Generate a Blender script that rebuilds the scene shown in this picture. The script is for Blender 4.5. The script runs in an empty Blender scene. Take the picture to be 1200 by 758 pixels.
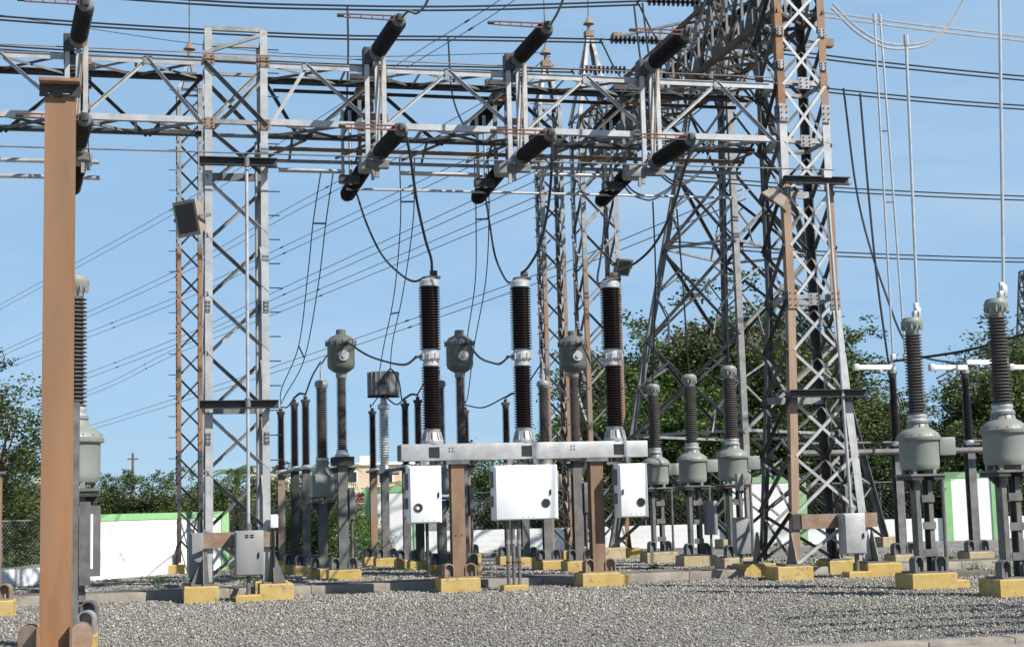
import bpy, bmesh, math, random
import numpy as np
from mathutils import Vector, Matrix
R = math.radians
V3 = Vector
random.seed(7)
scene = bpy.context.scene
COL = scene.collection

# ---------------------------------------------------------------- camera
# world axes: +x runs along the main gantry beam, +y across the yard, z up; metres
LENS_PX = 1780.0                       # focal length for a 1200 px wide frame
yaw, pitch, roll = R(13.6), math.atan(211/LENS_PX), math.atan(0.0258)
F0 = V3((math.sin(yaw), math.cos(yaw), 0)); R0 = V3((math.cos(yaw), -math.sin(yaw), 0)); Z = V3((0, 0, 1))
Fw = math.cos(pitch)*F0 + math.sin(pitch)*Z
U0 = -math.sin(pitch)*F0 + math.cos(pitch)*Z
Rt = math.cos(roll)*R0 - math.sin(roll)*U0
Up = math.sin(roll)*R0 + math.cos(roll)*U0
cam_data = bpy.data.cameras.new('camera')
cam_data.sensor_fit = 'HORIZONTAL'; cam_data.sensor_width = 36.0; cam_data.lens = LENS_PX/1200*36
cam_data.clip_start = 0.1; cam_data.clip_end = 5000
cam = bpy.data.objects.new('camera', cam_data); COL.objects.link(cam)
m = Matrix((Rt, Up, -Fw)).transposed().to_4x4(); m.translation = V3((0, 0, 1.6))
cam.matrix_world = m
scene.camera = cam

# ---------------------------------------------------------------- light
SUN = V3((0.86, -0.92, 1.08)).normalized()
world = bpy.data.worlds.new('World'); scene.world = world; world.use_nodes = True
wn, wl = world.node_tree.nodes, world.node_tree.links
wn.clear()
wo = wn.new('ShaderNodeOutputWorld'); bg = wn.new('ShaderNodeBackground')
sky = wn.new('ShaderNodeTexSky'); sky.sky_type = 'NISHITA'; sky.sun_disc = False
sky.sun_elevation = math.asin(SUN.z); sky.sun_rotation = math.atan2(SUN.x, SUN.y)
sky.altitude = 1500; sky.air_density = 1.0; sky.dust_density = 0.0; sky.ozone_density = 4.0
bg.inputs['Strength'].default_value = 0.071
# thin high cloud, spread over the whole sky
tc = wn.new('ShaderNodeTexCoord'); mp = wn.new('ShaderNodeMapping'); mp.inputs['Scale'].default_value = (1.2, 1.2, 7)
# even blue haze that thins out towards the zenith
sx_ = wn.new('ShaderNodeSeparateXYZ'); wl.new(tc.outputs['Generated'], sx_.inputs['Vector'])
hz = wn.new('ShaderNodeMapRange'); hz.interpolation_type = 'SMOOTHSTEP'
for k_, v_ in (('From Min', 0.33), ('From Max', 0.72), ('To Min', 0.76), ('To Max', 0.0)): hz.inputs[k_].default_value = v_
wl.new(sx_.outputs['Z'], hz.inputs['Value'])
hm = wn.new('ShaderNodeMix'); hm.data_type = 'RGBA'; hm.inputs['B'].default_value = (3.75, 6.15, 8.9, 1)
wl.new(hz.outputs['Result'], hm.inputs['Factor']); wl.new(sky.outputs['Color'], hm.inputs['A'])
no = wn.new('ShaderNodeTexNoise'); no.inputs['Scale'].default_value = 2.2; no.inputs['Detail'].default_value = 7; no.inputs['Roughness'].default_value = 0.62
cr = wn.new('ShaderNodeValToRGB'); cr.color_ramp.elements[0].position = 0.42; cr.color_ramp.elements[1].position = 0.85
cr.color_ramp.elements[0].color = (0, 0, 0, 1); cr.color_ramp.elements[1].color = (0.30, 0.30, 0.30, 1)
mx = wn.new('ShaderNodeMix'); mx.data_type = 'RGBA'; mx.inputs['B'].default_value = (8.2, 8.8, 9.3, 1)
wl.new(tc.outputs['Generated'], mp.inputs['Vector']); wl.new(mp.outputs['Vector'], no.inputs['Vector'])
wl.new(no.outputs['Fac'], cr.inputs['Fac']); wl.new(cr.outputs['Color'], mx.inputs['Factor'])
wl.new(hm.outputs['Result'], mx.inputs['A']); wl.new(mx.outputs['Result'], bg.inputs['Color']); wl.new(bg.outputs['Background'], wo.inputs['Surface'])
sd = bpy.data.lights.new('sun', 'SUN'); sd.energy = 5.0; sd.angle = R(0.53); sd.color = (1.0, 0.945, 0.86)
so = bpy.data.objects.new('sun', sd); COL.objects.link(so)
so.rotation_euler = SUN.to_track_quat('Z', 'Y').to_euler(); so.location = (20, -20, 30)
vs = scene.view_settings
vs.view_transform = 'Standard'; vs.look = 'None'; vs.gamma = 1.0; vs.exposure = 0.5; vs.use_curve_mapping = False

# ---------------------------------------------------------------- materials
def mat(name, c1, c2=None, scale=4.0, rough=0.6, metal=0.0, bump=0.0, bscale=None, detail=6, stretch=(1, 1, 1), c3=None, s3=1.0, lo3=0.55, hi3=0.7, spec=0.5, lo=0.35, hi=0.65):
    m = bpy.data.materials.new(name); m.use_nodes = True
    nt = m.node_tree; n, l = nt.nodes, nt.links
    b = n['Principled BSDF']; b.inputs['Roughness'].default_value = rough; b.inputs['Metallic'].default_value = metal
    b.inputs['Specular IOR Level'].default_value = spec
    b.inputs['Base Color'].default_value = (*c1, 1)
    geo = n.new('ShaderNodeNewGeometry'); mpn = n.new('ShaderNodeMapping'); mpn.inputs['Scale'].default_value = stretch
    l.new(geo.outputs['Position'], mpn.inputs['Vector'])
    if c2 is not None:
        nz = n.new('ShaderNodeTexNoise'); nz.inputs['Scale'].default_value = scale; nz.inputs['Detail'].default_value = detail; nz.inputs['Roughness'].default_value = 0.6
        l.new(mpn.outputs['Vector'], nz.inputs['Vector'])
        rp = n.new('ShaderNodeValToRGB'); rp.color_ramp.elements[0].position = lo; rp.color_ramp.elements[1].position = hi
        rp.color_ramp.elements[0].color = (*c1, 1); rp.color_ramp.elements[1].color = (*c2, 1)
        l.new(nz.outputs['Fac'], rp.inputs['Fac'])
        out = rp.outputs['Color']
        if c3 is not None:
            n3 = n.new('ShaderNodeTexNoise'); n3.inputs['Scale'].default_value = s3; n3.inputs['Detail'].default_value = 8; n3.inputs['Roughness'].default_value = 0.65
            l.new(mpn.outputs['Vector'], n3.inputs['Vector'])
            r3 = n.new('ShaderNodeMapRange'); r3.inputs['From Min'].default_value = lo3; r3.inputs['From Max'].default_value = hi3
            l.new(n3.outputs['Fac'], r3.inputs['Value'])
            mm = n.new('ShaderNodeMix'); mm.data_type = 'RGBA'; mm.inputs['B'].default_value = (*c3, 1)
            l.new(r3.outputs['Result'], mm.inputs['Factor']); l.new(out, mm.inputs['A']); out = mm.outputs['Result']
        l.new(out, b.inputs['Base Color'])
    if bump > 0:
        nb = n.new('ShaderNodeTexNoise'); nb.inputs['Scale'].default_value = bscale or scale*6; nb.inputs['Detail'].default_value = 4
        l.new(mpn.outputs['Vector'], nb.inputs['Vector'])
        bp = n.new('ShaderNodeBump'); bp.inputs['Strength'].default_value = bump; bp.inputs['Distance'].default_value = 0.02
        l.new(nb.outputs['Fac'], bp.inputs['Height']); l.new(bp.outputs['Normal'], b.inputs['Normal'])
    return m

M = {}
M['galv'] = mat('galvanised_steel', (0.20, 0.203, 0.206), (0.345, 0.348, 0.35), 4, 0.5, 0.25, c3=(0.19, 0.13, 0.085), s3=2.2, lo3=0.56, hi3=0.74)
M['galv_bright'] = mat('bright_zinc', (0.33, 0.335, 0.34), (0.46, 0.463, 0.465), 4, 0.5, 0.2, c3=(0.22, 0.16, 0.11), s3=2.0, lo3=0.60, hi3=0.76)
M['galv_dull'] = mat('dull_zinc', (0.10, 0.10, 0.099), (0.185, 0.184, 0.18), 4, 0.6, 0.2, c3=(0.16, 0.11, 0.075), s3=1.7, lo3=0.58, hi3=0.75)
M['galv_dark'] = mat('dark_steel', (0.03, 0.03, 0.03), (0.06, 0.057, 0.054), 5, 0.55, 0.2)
M['galv_shaded'] = mat('shade_darkened_zinc', (0.038, 0.037, 0.036), (0.095, 0.09, 0.085), 3, 0.6, 0.2, c3=(0.13, 0.08, 0.05), s3=1.5, lo3=0.58, hi3=0.72)  # zinc darkened: shade of the rear members put into the colour, with rust flecks
M['tan_steel'] = mat('weathered_tan_steel', (0.235, 0.15, 0.092), (0.33, 0.225, 0.15), 2.2, 0.75, 0.0, 0.2, 40, stretch=(2, 2, 0.45), c3=(0.17, 0.155, 0.14), s3=0.9, lo3=0.52, hi3=0.72)
M['rust'] = mat('rusted_steel', (0.235, 0.115, 0.055), (0.335, 0.19, 0.105), 5.0, 0.9, 0.0, 0.35, 70, stretch=(1.5, 1.5, 0.6), c3=(0.15, 0.105, 0.08), s3=2.0, lo3=0.50, hi3=0.72, detail=10)
M['rust_col'] = mat('column_rust', (0.235, 0.118, 0.056), (0.315, 0.175, 0.092), 2.6, 0.88, 0.0, 0.15, 70, stretch=(2.2, 2.2, 0.4), c3=(0.155, 0.10, 0.068), s3=1.3, lo3=0.48, hi3=0.76, detail=10)
M['rust_mix'] = mat('half_rusted_steel', (0.27, 0.14, 0.07), (0.23, 0.20, 0.175), 1.3, 0.75, 0.05, c3=(0.16, 0.14, 0.13), s3=1.9, lo3=0.58, hi3=0.7, stretch=(1, 1, 0.5))
M['rust_plate'] = mat('rusty_plate', (0.20, 0.125, 0.08), (0.27, 0.21, 0.165), 6, 0.8, 0.0, 0.2, 60)
M['brown_steel'] = mat('dark_brown_steel', (0.055, 0.04, 0.03), (0.15, 0.095, 0.06), 1.6, 0.8, 0.0, c3=(0.22, 0.21, 0.20), s3=1.3, lo3=0.60, hi3=0.72)
M['rust_leg'] = mat('brown_frame_leg', (0.17, 0.105, 0.065), (0.25, 0.165, 0.105), 3.0, 0.8, 0.0, 0.15, 60, stretch=(1.5, 1.5, 0.5), c3=(0.16, 0.15, 0.14), s3=1.0, lo3=0.54, hi3=0.68)
M['brown_porc'] = mat('brown_porcelain', (0.014, 0.0075, 0.0065), (0.025, 0.012, 0.0095), 4, 0.28, 0.0)
M['black_porc'] = mat('black_brown_porcelain', (0.016, 0.011, 0.011), (0.028, 0.018, 0.016), 4, 0.32, 0.0)
M['jet_porc'] = mat('black_porcelain', (0.008, 0.006, 0.0065), (0.013, 0.009, 0.009), 4, 0.4, 0.0, spec=0.3)
M['grey_porc'] = mat('grey_porcelain', (0.075, 0.066, 0.060), (0.12, 0.11, 0.103), 5, 0.42, 0.0)
M['pale_porc'] = mat('pale_porcelain', (0.42, 0.43, 0.43), (0.52, 0.52, 0.51), 5, 0.4, 0.0)
M['paint'] = mat('grey_green_paint', (0.20, 0.218, 0.20), (0.245, 0.26, 0.238), 2.2, 0.45, 0.0, c3=(0.13, 0.125, 0.105), s3=3.5, lo3=0.56, hi3=0.82)
M['paint_head'] = mat('dark_grey_green_paint', (0.098, 0.11, 0.10), (0.132, 0.143, 0.13), 2.2, 0.45, 0.0, c3=(0.075, 0.085, 0.075), s3=3.5, lo3=0.6, hi3=0.85)
M['paint_rim'] = mat('stained_rim_paint', (0.20, 0.22, 0.195), (0.165, 0.125, 0.085), 7, 0.6, 0.0, lo=0.5, hi=0.7)
M['alu'] = mat('cast_aluminium', (0.42, 0.425, 0.43), (0.55, 0.55, 0.55), 12, 0.42, 0.45)
M['alu_dull'] = mat('dull_aluminium', (0.30, 0.305, 0.31), (0.42, 0.42, 0.42), 12, 0.5, 0.4)
M['white'] = mat('white_enamel', (0.74, 0.75, 0.755), (0.80, 0.81, 0.81), 1.6, 0.5, 0.0, c3=(0.66, 0.66, 0.64), s3=4.5, lo3=0.62, hi3=0.85, stretch=(1, 1, 0.3))
M['cab_grey'] = mat('grey_enamel', (0.20, 0.203, 0.205), (0.28, 0.283, 0.285), 3, 0.5, 0.0, stretch=(1, 1, 0.25))
M['black'] = mat('black_rubber', (0.014, 0.014, 0.015), None, rough=0.5)
M['glass_dark'] = mat('dark_glass', (0.02, 0.022, 0.025), None, rough=0.12)
M['yellow'] = mat('worn_yellow_paint', (0.42, 0.285, 0.075), (0.48, 0.355, 0.14), 3, 0.85, 0.0, 0.3, 45, c3=(0.20, 0.17, 0.12), s3=6.5, lo3=0.55, hi3=0.66)
M['pale_yellow'] = mat('faded_yellow_concrete', (0.38, 0.30, 0.165), (0.42, 0.365, 0.26), 3, 0.9, 0.0, 0.3, 45, c3=(0.20, 0.175, 0.135), s3=6.5, lo3=0.54, hi3=0.68)
M['concrete'] = mat('weathered_concrete', (0.235, 0.208, 0.178), (0.335, 0.305, 0.265), 3, 0.95, 0.0, 0.4, 40, c3=(0.13, 0.115, 0.10), s3=2.3, lo3=0.54, hi3=0.74)
M['concrete_d'] = mat('stained_concrete', (0.115, 0.10, 0.088), (0.18, 0.158, 0.137), 3, 0.95, 0.0, 0.4, 40, c3=(0.10, 0.085, 0.075), s3=2.0, lo3=0.5, hi3=0.72)
M['wallwhite'] = mat('white_wall_paint', (0.76, 0.77, 0.77), (0.82, 0.83, 0.83), 0.9, 0.85, 0.0, 0.12, 12, c3=(0.52, 0.51, 0.47), s3=1.5, lo3=0.58, hi3=0.85)
M['wallgreen'] = mat('green_wall_paint', (0.22, 0.46, 0.20), (0.27, 0.51, 0.245), 1.5, 0.85, 0.0, 0.1, 14)
M['wire'] = mat('dark_cable', (0.022, 0.022, 0.024), None, rough=0.5)
M['wire_alu'] = mat('aluminium_conductor', (0.21, 0.215, 0.22), None, rough=0.5, metal=0.3)
M['tube_alu'] = mat('aluminium_tube', (0.40, 0.405, 0.41), (0.52, 0.52, 0.52), 6, 0.4, 0.4)
M['red_rod'] = mat('oxide_red_rod', (0.16, 0.06, 0.045), (0.24, 0.12, 0.09), 9, 0.55, 0.2)
M['lamp'] = mat('tan_lamp_housing', (0.25, 0.21, 0.165), (0.31, 0.265, 0.215), 4, 0.6, 0.0)
M['bark'] = mat('bark', (0.10, 0.075, 0.055), (0.17, 0.135, 0.10), 5, 0.95, 0.0, 0.5, 20)
M['cream'] = mat('cream_plaster', (0.62, 0.58, 0.50), (0.68, 0.64, 0.57), 0.5, 0.9)
M['peach'] = mat('peach_plaster', (0.62, 0.47, 0.32), (0.68, 0.53, 0.38), 0.5, 0.9)
M['redroof'] = mat('red_trim', (0.42, 0.12, 0.08), (0.50, 0.17, 0.11), 1.0, 0.8)
M['pane'] = mat('window_dark', (0.03, 0.035, 0.04), None, rough=0.2)

def leafmat(name, ca, cb, cc):
    m = bpy.data.materials.new(name); m.use_nodes = True; nt = m.node_tree; n, l = nt.nodes, nt.links; n.clear()
    o = n.new('ShaderNodeOutputMaterial'); at = n.new('ShaderNodeAttribute'); at.attribute_name = 'tint'
    rp = n.new('ShaderNodeValToRGB'); e = rp.color_ramp.elements; e[0].color = (*ca, 1); e[1].color = (*cc, 1); e[1].position = 1.0
    k = e.new(0.6); k.color = (*cb, 1)
    d = n.new('ShaderNodeBsdfPrincipled'); d.inputs['Roughness'].default_value = 0.5; d.inputs['Specular IOR Level'].default_value = 0.35
    t = n.new('ShaderNodeBsdfTranslucent'); mxs = n.new('ShaderNodeMixShader'); mxs.inputs['Fac'].default_value = 0.28
    oi = n.new('ShaderNodeObjectInfo'); mr = n.new('ShaderNodeMapRange'); mr.inputs['To Min'].default_value = .8; mr.inputs['To Max'].default_value = 1.35; l.new(oi.outputs['Random'], mr.inputs['Value'])
    hs = n.new('ShaderNodeHueSaturation'); hs.inputs['Saturation'].default_value = .95; l.new(mr.outputs['Result'], hs.inputs['Value']); l.new(rp.outputs['Color'], hs.inputs['Color'])
    l.new(at.outputs['Fac'], rp.inputs['Fac']); l.new(hs.outputs['Color'], d.inputs['Base Color']); l.new(hs.outputs['Color'], t.inputs['Color'])
    l.new(d.outputs[0], mxs.inputs[1]); l.new(t.outputs[0], mxs.inputs[2]); l.new(mxs.outputs[0], o.inputs['Surface'])
    return m
M['leaf_a'] = leafmat('leaves_olive', (0.05, 0.078, 0.02), (0.105, 0.145, 0.035), (0.24, 0.155, 0.08))
M['leaf_b'] = leafmat('leaves_dark', (0.032, 0.058, 0.018), (0.065, 0.105, 0.03), (0.125, 0.15, 0.05))
M['leaf_d'] = leafmat('leaves_hedge', (0.038, 0.066, 0.018), (0.085, 0.125, 0.03), (0.15, 0.17, 0.055))
M['leaf_c'] = leafmat('leaves_bright', (0.06, 0.12, 0.024), (0.105, 0.19, 0.04), (0.17, 0.24, 0.07))

def gravel_mat():
    m = bpy.data.materials.new('gravel_bed'); m.use_nodes = True; nt = m.node_tree; n, l = nt.nodes, nt.links
    b = n['Principled BSDF']; b.inputs['Roughness'].default_value = 0.9
    g = n.new('ShaderNodeNewGeometry')
    vo = n.new('ShaderNodeTexVoronoi'); vo.inputs['Scale'].default_value = 19
    l.new(g.outputs['Position'], vo.inputs['Vector'])
    sp = n.new('ShaderNodeSeparateColor'); l.new(vo.outputs['Color'], sp.inputs['Color'])
    rp = n.new('ShaderNodeValToRGB'); e = rp.color_ramp.elements
    e[0].color = (0.08, 0.08, 0.081, 1); e[1].color = (0.50, 0.49, 0.455, 1); k = e.new(0.5); k.color = (0.22, 0.215, 0.20, 1)
    l.new(sp.outputs[0], rp.inputs['Fac'])
    nz = n.new('ShaderNodeTexNoise'); nz.inputs['Scale'].default_value = 0.35; nz.inputs['Detail'].default_value = 6; l.new(g.outputs['Position'], nz.inputs['Vector'])
    mr = n.new('ShaderNodeMapRange'); mr.inputs['To Min'].default_value = 0.72; mr.inputs['To Max'].default_value = 1.2; mr.inputs['From Min'].default_value = 0.3; mr.inputs['From Max'].default_value = 0.7
    l.new(nz.outputs['Fac'], mr.inputs['Value'])
    mu = n.new('ShaderNodeMix'); mu.data_type = 'RGBA'; mu.blend_type = 'MULTIPLY'; mu.inputs['Factor'].default_value = 1
    l.new(rp.outputs['Color'], mu.inputs['A']); l.new(mr.outputs['Result'], mu.inputs['B']); l.new(mu.outputs['Result'], b.inputs['Base Color'])
    bp = n.new('ShaderNodeBump'); bp.inputs['Strength'].default_value = 1.0; bp.inputs['Distance'].default_value = 0.05; bp.invert = True
    l.new(vo.outputs['Distance'], bp.inputs['Height']); l.new(bp.outputs['Normal'], b.inputs['Normal'])
    return m
M['gravel'] = gravel_mat()
def stone_mat():
    m = bpy.data.materials.new('gravel_stone'); m.use_nodes = True; n, l = m.node_tree.nodes, m.node_tree.links
    b = n['Principled BSDF']; b.inputs['Roughness'].default_value = 0.85
    a = n.new('ShaderNodeAttribute'); a.attribute_name = 'tint'
    rp = n.new('ShaderNodeValToRGB'); e = rp.color_ramp.elements
    e[0].color = (0.11, 0.108, 0.105, 1); e[1].color = (0.62, 0.60, 0.55, 1); k = e.new(0.45); k.color = (0.235, 0.222, 0.198, 1); k = e.new(0.75); k.color = (0.37, 0.345, 0.30, 1)
    l.new(a.outputs['Fac'], rp.inputs['Fac']); l.new(rp.outputs['Color'], b.inputs['Base Color'])
    return m
M['stone'] = stone_mat()

# ---------------------------------------------------------------- builders
class MB:
    def __init__(s): s.v = []; s.f = []
    def add(s, vs, fs):
        o = len(s.v); s.v += [tuple(p) for p in vs]; s.f += [tuple(i+o for i in f) for f in fs]; return s
    def box(s, x0, x1, y0, y1, z0, z1, b=0.0):
        if b <= 0:
            return s.add([(x0,y0,z0),(x1,y0,z0),(x1,y1,z0),(x0,y1,z0),(x0,y0,z1),(x1,y0,z1),(x1,y1,z1),(x0,y1,z1)],
                     [(3,2,1,0),(4,5,6,7),(0,1,5,4),(1,2,6,5),(2,3,7,6),(3,0,4,7)])
        bm = bmesh.new(); bmesh.ops.create_cube(bm, size=1)
        for v in bm.verts: v.co = V3(((x0+x1)/2+v.co.x*(x1-x0), (y0+y1)/2+v.co.y*(y1-y0), (z0+z1)/2+v.co.z*(z1-z0)))
        bmesh.ops.bevel(bm, geom=list(bm.edges), offset=b, segments=2, affect='EDGES', profile=0.5)
        bm.verts.index_update()
        s.add([v.co[:] for v in bm.verts], [[v.index for v in f.verts] for f in bm.faces]); bm.free(); return s
    def lathe(s, prof, cx=0, cy=0, seg=20, cap=True):
        vs = []; fs = []; n = len(prof)
        for r, z in prof:
            for k in range(seg):
                a = 2*math.pi*k/seg; vs.append((cx+r*math.cos(a), cy+r*math.sin(a), z))
        for i in range(n-1):
            for k in range(seg):
                k2 = (k+1) % seg; fs.append((i*seg+k, i*seg+k2, (i+1)*seg+k2, (i+1)*seg+k))
        if cap:
            fs.append(tuple(range(seg-1, -1, -1))); fs.append(tuple((n-1)*seg+k for k in range(seg)))
        return s.add(vs, fs)
    def cyl(s, p, q, r, seg=10, r2=None):
        p, q = V3(p), V3(q); d = (q-p).normalized(); a = d.orthogonal().normalized(); b = d.cross(a); r2 = r if r2 is None else r2
        vs = []
        for c, rr in ((p, r), (q, r2)):
            for k in range(seg):
                t = 2*math.pi*k/seg; vs.append(c+(a*math.cos(t)+b*math.sin(t))*rr)
        fs = [(k, (k+1) % seg, seg+(k+1) % seg, seg+k) for k in range(seg)]+[tuple(range(seg-1, -1, -1)), tuple(range(seg, 2*seg))]
        return s.add(vs, fs)
    def tube(s, pts, r, seg=6):
        pts = [V3(p) for p in pts]; vs = []; fs = []; a = None
        for i, p in enumerate(pts):
            d = (pts[min(i+1, len(pts)-1)]-pts[max(i-1, 0)]).normalized()
            a = d.orthogonal().normalized() if a is None else (a-d*a.dot(d)).normalized()
            b = d.cross(a)
            for k in range(seg):
                t = 2*math.pi*k/seg; vs.append(p+(a*math.cos(t)+b*math.sin(t))*r)
        for i in range(len(pts)-1):
            for k in range(seg): fs.append((i*seg+k, i*seg+(k+1) % seg, (i+1)*seg+(k+1) % seg, (i+1)*seg+k))
        fs.append(tuple(range(seg-1, -1, -1))); fs.append(tuple((len(pts)-1)*seg+k for k in range(seg)))
        return s.add(vs, fs)
    def prism(s, poly, z0, z1):               # polygon in xy, extruded in z (poly anticlockwise)
        n = len(poly)
        return s.add([(x, y, z0) for x, y in poly]+[(x, y, z1) for x, y in poly],
                     [tuple(range(n-1, -1, -1)), tuple(range(n, 2*n))]+[(k, (k+1) % n, n+(k+1) % n, n+k) for k in range(n)])
    def prism_y(s, poly, y0, y1):             # polygon in xz, extruded along y
        n = len(poly)
        return s.add([(x, y0, z) for x, z in poly]+[(x, y1, z) for x, z in poly],
                     [tuple(range(n)), tuple(range(2*n-1, n-1, -1))]+[(k, n+k, n+(k+1) % n, (k+1) % n) for k in range(n)])
    def prism_x(s, poly, x0, x1):             # polygon in yz, extruded along x
        n = len(poly)
        return s.add([(x0, y, z) for y, z in poly]+[(x1, y, z) for y, z in poly],
                     [tuple(range(n-1, -1, -1)), tuple(range(n, 2*n))]+[(k, (k+1) % n, n+(k+1) % n, n+k) for k in range(n)])
    def mesh(s, name, material, angle=35):
        me = bpy.data.meshes.new(name); me.from_pydata(s.v, [], s.f); me.materials.append(M[material] if isinstance(material, str) else material)
        me.polygons.foreach_set('use_smooth', [True]*len(me.polygons)); me.update()
        me.set_sharp_from_angle(angle=R(angle)); return me
    def build(s, name, material, parent=None, loc=(0, 0, 0), angle=35):
        return put(name, s.mesh(name, material, angle), parent, loc)

def put(name, me, parent=None, loc=(0, 0, 0), mw=None):
    o = bpy.data.objects.new(name, me); COL.objects.link(o)
    if parent is not None: o.parent = parent
    if mw is not None: o.matrix_local = mw
    else: o.location = loc
    return o
def tag(o, label, cat, group=None):
    o['label'] = label; o['category'] = cat
    if group: o['group'] = group
    return o
def thing(name, label, cat, loc=(0, 0, 0), rz=0, group=None):
    o = bpy.data.objects.new(name, None); COL.objects.link(o); o.location = loc; o.rotation_euler = (0, 0, rz); o.empty_display_size = 0.3
    return tag(o, label, cat, group)
def struct(o): o['kind'] = 'structure'; return o
def stuff(o): o['kind'] = 'stuff'; return o
KIDS = lambda r: [o for o in COL.objects if o.parent == r]
def copy_tree(root, loc, label, group=None, rz=None):
    r = root.copy(); COL.objects.link(r); r.location = loc; r['label'] = label
    if rz is not None: r.rotation_euler = (0, 0, rz)
    if group: r['group'] = group
    for ch in list(root.children):
        c = ch.copy(); COL.objects.link(c); c.parent = r
        for g in list(ch.children):
            d = g.copy(); COL.objects.link(d); d.parent = c
    return r

_unit = {}
def unit(kind, material):
    k = (kind, material)
    if k not in _unit:
        b = MB()
        if kind == 'angle':
            t = 0.13; b.prism([(0, 0), (1, 0), (1, t), (t, t), (t, 1), (0, 1)], 0, 1)
        elif kind == 'flat': b.prism([(-.5, -.06), (.5, -.06), (.5, .06), (-.5, .06)], 0, 1)
        elif kind == 'channel': b.prism([(-.5, -.25), (.5, -.25), (.5, .25), (.38, .25), (.38, -.13), (-.38, -.13), (-.38, .25), (-.5, .25)], 0, 1)
        elif kind == 'hbeam': b.prism([(-.5, -.5), (.5, -.5), (.5, -.42), (.04, -.42), (.04, .42), (.5, .42), (.5, .5), (-.5, .5), (-.5, .42), (-.04, .42), (-.04, -.42), (-.5, -.42)], 0, 1)
        elif kind == 'rod': b.cyl((0, 0, 0), (0, 0, 1), 0.5, 10)
        _unit[k] = b.mesh(kind+'_section', material)
    return _unit[k]
def member(parent, name, p, q, w, material, a, kind='angle', b=None, wy=None):
    """steel section from p to q (in the parent's space); a = direction of one flange, b = of the other"""
    p, q, a = V3(p), V3(q), V3(a); d = q-p; L = d.length; d.normalize()
    a = (a-d*a.dot(d)).normalized(); y = d.cross(a)
    if b is not None and y.dot(V3(b)) < 0:
        a2 = V3(b)-d*V3(b).dot(d); a2.normalize(); y2 = d.cross(a2)
        a, y = a2, y2
    mtx = Matrix((a*w, y*(wy or w), d*L)).transposed().to_4x4(); mtx.translation = p
    return put(name, unit(kind, material), parent, mw=mtx)

GUS = {}
def gusset(parent, c, n, w, h, material='galv', bolts=True):
    """bolted plate centred at c, facing n"""
    key = (round(w, 2), round(h, 2), material)
    if key not in GUS:
        pl = MB().box(-w/2, w/2, -.007, .007, -h/2, h/2).mesh('gusset_plate', material)
        bb = MB()
        for sx in (-1, 1):
            for k in range(3):
                z = (k-1)*h*.32; bb.cyl((sx*w*.28, -.006, z), (sx*w*.28, -.026, z), .016, 6)
        GUS[key] = (pl, bb.mesh('bolt', 'galv_dark'))
    n = V3(n).normalized(); z = V3((0, 0, 1)); x = n.cross(z)*-1
    if x.length < .1: x = V3((1, 0, 0)); z = V3((0, 1, 0))
    x.normalize(); z = x.cross(-n)
    mtx = Matrix((x, -n, z)).transposed().to_4x4(); mtx.translation = V3(c)+n*.012
    g = put('gusset_plate', GUS[key][0], parent, mw=mtx)
    if bolts: stuff(put('bolt', GUS[key][1], g))
    return g

def lattice_tower(root, C, zs, legw, brw, pats, legmat, brmat, breaks=None, hor=(), strut_at=()):
    """C(i, z) -> corner i (0 front-left, 1 front-right, 2 back-right, 3 back-left) in root space"""
    br = breaks or [zs[0], zs[-1]]
    for i in range(4):
        inx = C((i+1) % 4 if i in (0, 2) else (i-1) % 4, zs[0])-C(i, zs[0])
        iny = C((i-1) % 4 if i in (0, 2) else (i+1) % 4, zs[0])-C(i, zs[0])
        for k in range(len(br)-1):
            lm = legmat[k] if isinstance(legmat, (list, tuple)) else legmat
            member(root, 'leg', C(i, br[k]), C(i, br[k+1]), legw, lm, inx, b=iny)
    for fi in range(4):
        i, j = fi, (fi+1) % 4
        if fi in (2, 3): i, j = j, i        # keep left/right consistent from the front
        cen = (C(0, zs[0])+C(1, zs[0])+C(2, zs[0])+C(3, zs[0]))/4
        inward = cen-(C(i, zs[0])+C(j, zs[0]))/2
        inward.normalize(); outv = V3((0, -1, 0)) if fi in (0, 2) else V3((-1, 0, 0))
        pat = pats[fi]
        for k in range(len(zs)-1):
            a0, a1, b0, b1 = C(i, zs[k]), C(i, zs[k+1]), C(j, zs[k]), C(j, zs[k+1])
            p = pat if isinstance(pat, str) else pat[k % len(pat)]
            bm = brmat[(k+fi) % len(brmat)] if isinstance(brmat, (list, tuple)) else brmat
            off = inward*(legw*.2)
            if p in ('/', 'X'): member(root, 'brace', a0+off, b1+off, brw, bm, (0, 0, -1), b=outv)
            if p in ('\\', 'X'): member(root, 'brace', a1+off*2.2, b0+off*2.2, brw, bm, (0, 0, -1), b=outv)
            if p == '-': pass
        for z in strut_at: member(root, 'strut', C(i, z)+inward*.012, C(j, z)+inward*.012, brw*1.25, brmat[0] if isinstance(brmat, (list, tuple)) else brmat, (0, 0, 1), b=inward)

def insulator(L, rc, rs, n, seg=20, taper=1.0):
    prof = []; p = L/n
    for i in range(n):
        z = i*p; k = 1+(taper-1)*i/n
        prof += [(rc*k, z), (rs*k, z+p*.30), (rs*k*.995, z+p*.42), (rc*k*1.04, z+p*.78)]
    prof.append((rc*taper, L)); return MB().lathe(prof, seg=seg)

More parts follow.
